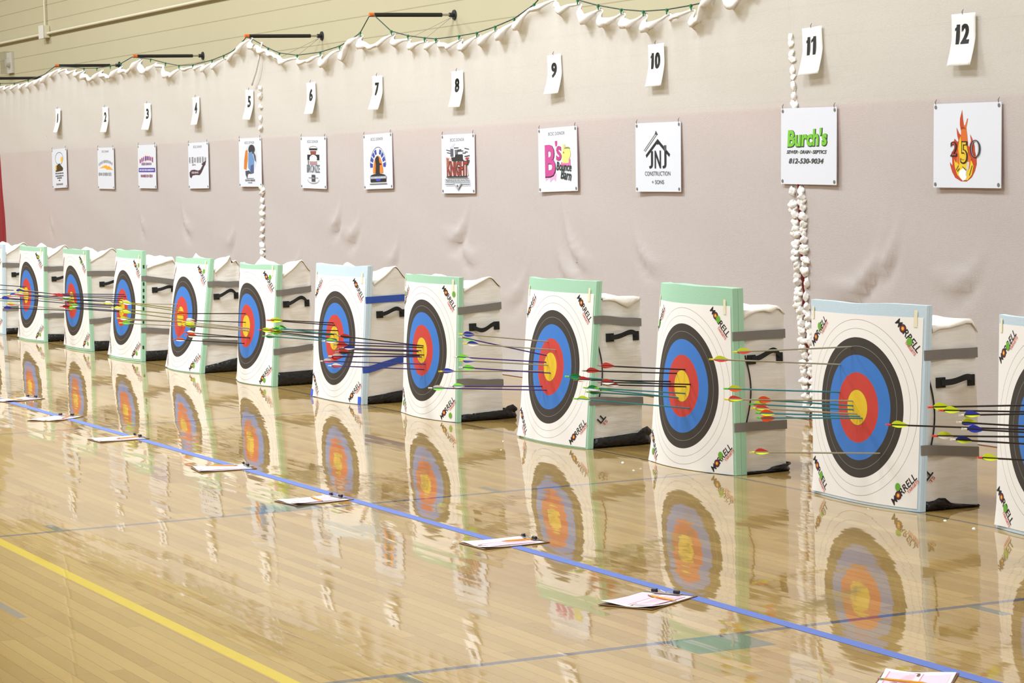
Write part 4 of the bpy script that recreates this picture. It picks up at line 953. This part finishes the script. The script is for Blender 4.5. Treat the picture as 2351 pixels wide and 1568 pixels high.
WHERE = {1: 'leftmost whole target', 2: 'second target from left', 3: 'third target from left', 4: 'fourth target from left', 5: 'fifth target from left', 6: 'blue-taped target', 7: 'target right of blue-taped one', 8: 'third whole target from right', 9: 'second whole target from right', 10: 'largest whole target', 11: 'target cut off at right'}
ORD = ['highest', 'second', 'third', 'fourth', 'fifth', 'sixth', 'seventh', 'eighth', 'ninth', 'tenth']
rk = {}
for k in range(1, 12):
    lst = sorted([i for i, a in enumerate(ARROWS) if a[0] == k], key=lambda i: -ARROWS[i][3])
    for n_, i in enumerate(lst): rk[i] = n_
CNAME = {'grey': 'grey', 'teal': 'teal', 'black': 'black', 'purple': 'purple', 'olive': 'olive', 'navy': 'navy'}
ra = random.Random(9)
for i, (k, ex, ey, ez, dx, dz, ln, cols, up) in enumerate(ARROWS):
    sh, c1, c2, nk = cols.split()
    d = Vector((dx, -math.sqrt(max(0, 1 - dx * dx - dz * dz)), dz)); E = Vector((ex, ey, ez)); Np = E + d * ln
    vn = c1 if c1 == c2 else c1 + ' and ' + c2
    nth = ORD[rk[i]] + (' down' if rk[i] else '')
    r = root('arrow', '%s arrow with %s vanes, %s in %s' % (CNAME[sh], vn, nth, WHERE[k]), 'arrow', (0, 0, 0), 'arrows in ' + WHERE[k])
    zx = d; xx = (Vector((0, 0, 1)) - zx * zx.z).normalized(); yy = zx.cross(xx)
    M = Matrix((xx, yy, zx)).transposed().to_4x4() @ Matrix.Rotation((0 if up > 0 else PI) + ra.uniform(-.25, .25), 4, 'Z'); M.translation = Np
    r.matrix_world = M
    part_copy(p_s, r, SH[sh]); part_copy(p_n, r, NM[nk])
    for j in range(3): part_copy(p_v, r, VM[c1 if j == 0 else c2], j * 2 * PI / 3)
for o in (p_s, p_n, p_v): bpy.data.objects.remove(o)
# ------------------------------------------------------------------ clipboards, score sheets and pencils on the floor
hard = mat('brown_hardboard', '#6d4c2e', .5, .15, 80); chrome = mat('clip_chrome', '#b9bab8', .25, .05, 60, metal=.9); knob = mat('black_rubber_knob', '#1c1b1b', .5, .2, 60)
yel = mat('pencil_yellow', '#e0a21e', .4, .08, 60); wood = mat('pencil_wood', '#caa06a', .7, .1, 90); lead = mat('pencil_lead', '#2c2b2b', .4); eras = mat('pencil_eraser', '#c98a86', .7, .1, 60); ferr = mat('pencil_ferrule', '#8f9a72', .35, .1, 60, metal=.8)
paper = mat('score_paper', '#f4f0f2', .7, .03, 20)
CB = [(-8.06, -1.785, -.40, 10), (-6.50, -1.943, -.88, 24), (-4.985, -1.978, -.02, 3), (-3.150, -1.956, .17, -6), (-1.620, -2.036, .05, 0), (.150, -1.870, -.02, -3), (1.727, -2.043, -.50, 20), (3.425, -2.070, 0, 0)]
DIRS = [(-8.114, -1.638, -8.012, -1.929), (-6.599, -1.820, -6.401, -2.067), (-4.995, -1.832, -4.982, -2.126), (-3.133, -1.809, -3.169, -2.103), (-1.636, -1.887, -1.600, -2.185), (.144, -1.721, .161, -2.019), (1.651, -1.913, 1.799, -2.177), (3.540, -2.170, 3.319, -1.968)]
PEN = [((-8.119, -1.823), (-7.98, -1.775)), ((-6.403, -1.928), (-6.557, -1.829)), ((-4.945, -1.990), (-4.962, -1.845)), ((-3.270, -2.009), (-3.169, -1.871)), ((-1.684, -2.024), (-1.515, -2.029)), ((.157, -1.885), (.173, -1.722)), ((1.673, -2.011), (1.828, -1.988)), ((3.354, -2.145), (3.495, -2.061))]
CBL = ['clipboard cut off at the left edge', 'slanted clipboard, second from left', 'third clipboard from the left', 'fourth clipboard from the left', 'fifth clipboard, by the grey floor marking',
       'third clipboard from the right', 'diagonal clipboard, second from the right', 'clipboard cut off by the bottom edge']
def sheet_art(rnd):
    a = Art(); pk, rd = '#f0c5d0', '#e07f8e'
    for cx in (-.053, .050):
        a.rect(cx, -.004, .088, .225, pk)
        for i in range(22): a.rect(cx, -.108 + i * .0102, .080, .0016, '#e8aab9')
        a.rect(cx + .041, -.004, .0025, .225, rd)
        a.rect(cx - .01, .090, .05, .008, '#fbf3f5'); a.rect(cx + .008, -.100, .055, .010, '#fbf3f5')
    a.rect(.0, .126, .15, .003, '#9a9aa2'); a.blur(0, .119, .12, .004, 20, '#8d8d95')
    return a
for i, (hx, hy, tx, ty) in enumerate(DIRS):
    c = Vector(((hx + tx) / 2, (hy + ty) / 2)); d = Vector((hx - tx, hy - ty)).normalized(); ang = math.atan2(d.y, d.x) - PI / 2
    r = root('clipboard', 'brown hardboard ' + CBL[i] + ', on the floor', 'clipboard', (c.x, c.y, .0013), 'clipboards along the blue tape'); r.rotation_euler = (0, 0, ang)
    o = G().box((-.1145, -.157, 0), (.1145, .157, .0032)).build('board', hard, r); b = o.modifiers.new('b', 'BEVEL'); b.width = .0012
    clip = G().box((-.055, .120, .0060), (.055, .152, .0072)).box((-.050, .118, .0072), (.050, .121, .0110)).build('clip', chrome, r)
    g = G().tube([(-.045, .128, .0072), (-.048, .120, .018), (-.020, .117, .020), (0, .120, .012), (.020, .117, .020), (.048, .120, .018), (.045, .128, .0072)], .0017, 6); g.build('spring_wire', chrome, clip)
    for s in (-1, 1): smooth_by_angle(G().tube([(s * .036, .118, .0175), (s * .058, .121, .0165)], .0072, 10).build('knob', knob, clip))
    # score sheet, held at the head by the clip and lifting slightly at the free corners
    rs = root('score_sheet', 'pink and white score sheet on the ' + CBL[i], 'score sheet', (c.x, c.y, .0013), 'score sheets on the clipboards'); rs.rotation_euler = (0, 0, ang)
    rnd = random.Random(70 + i); cu, cv, lift = rnd.uniform(.3, 1), rnd.uniform(.3, 1), .010 if i != 6 else .016
    def sz(u, v, l=0, cu=cu, cv=cv, lift=lift):
        t = max(0, -v / .14 - .1); e = abs(u) / .108
        return .0037 + lift * (cu if u > 0 else cv) * (t * e) ** 1.6 + .0012 * math.sin(u * 40 + v * 20) * t + .00018 * l
    vs = []; fs = []; nu, nv = 10, 14
    for a in range(nu + 1):
        for b in range(nv + 1):
            u = (a / nu - .5) * .216; v = (b / nv - .5) * .279 - .006; vs.append((u, v, sz(u, v)))
    for a in range(nu):
        for b in range(nv):
            q = a * (nv + 1) + b; fs.append((q, q + nv + 1, q + nv + 2, q + 1))
    o = mobj('sheet', vs, fs, paper, rs, smooth=True); so = o.modifiers.new('t', 'SOLIDIFY'); so.thickness = .0005; so.offset = -1
    sheet_art(rnd).build('printed_form', lambda u, v, l, sz=sz: (u, v, sz(u, v, 2 + l * .12)), rs)
    # pencil
    (ax, ay), (bx, by) = PEN[i]; pc = Vector(((ax + bx) / 2, (ay + by) / 2)); pa = math.atan2(by - ay, bx - ax)
    if i in (3, 5): pa += PI
    rp = root('pencil', 'yellow wooden pencil on the ' + CBL[i], 'pencil', (pc.x, pc.y, .0105), 'yellow pencils on the score sheets'); rp.rotation_euler = (0, 0, pa)
    G().tube([(-.066, 0, 0), (.062, 0, 0)], .0037, 6).build('barrel', yel, rp); smooth_by_angle(G().tube([(-.078, 0, 0), (-.066, 0, 0)], .0036, 10).build('ferrule', ferr, rp))
    smooth_by_angle(G().tube([(-.086, 0, 0), (-.078, 0, 0)], .0032, 10).build('eraser', eras, rp)); smooth_by_angle(G().tube([(.062, 0, 0), (.078, 0, 0)], [.0035, .0011], 8).build('sharpened_wood', wood, rp)); smooth_by_angle(G().tube([(.078, 0, 0), (.083, 0, 0)], [.0011, .0002], 6).build('lead_point', lead, rp))
# ------------------------------------------------------------------ crumbs of foam and a scrap of paper on the floor
cr = mat('foam_crumb', '#dfeae6', .8, .1, 60)
def crumb():
    g = G(); g.put([(-.011, -.006, 0), (.012, -.008, 0), (.010, .009, 0), (-.008, .008, 0), (-.006, -.003, .006), (.006, -.004, .007), (.004, .005, .005)], [(3, 2, 1, 0), (0, 1, 5, 4), (1, 2, 6, 5), (2, 3, 6), (3, 0, 4, 6), (4, 5, 6)]); return g.build('foam_crumb', cr)
c0 = crumb()
for i, (x, y) in enumerate(((.19, -.076), (-2.742, -2.089), (-3.381, -.188), (-2.99, -.388), (-2.041, -.128), (-1.708, -.244), (-1.75, -.181), (.963, -.06), (.70, -.02), (-3.927, -.495), (-3.791, -.579), (-.009, -2.026), (-6.9, -.35), (-8.6, -.30))):
    o = c0 if i == 0 else c0.copy()
    if i: COL.objects.link(o)
    o.location = (x, y, .0); o.rotation_euler = (0, 0, i * 1.3); s = .4 + (i * 37 % 10) / 22; o.scale = (s, s, s)
    tag(o, 'tiny white crumb of foam on the polished floor', 'crumb', 'foam crumbs on the floor')
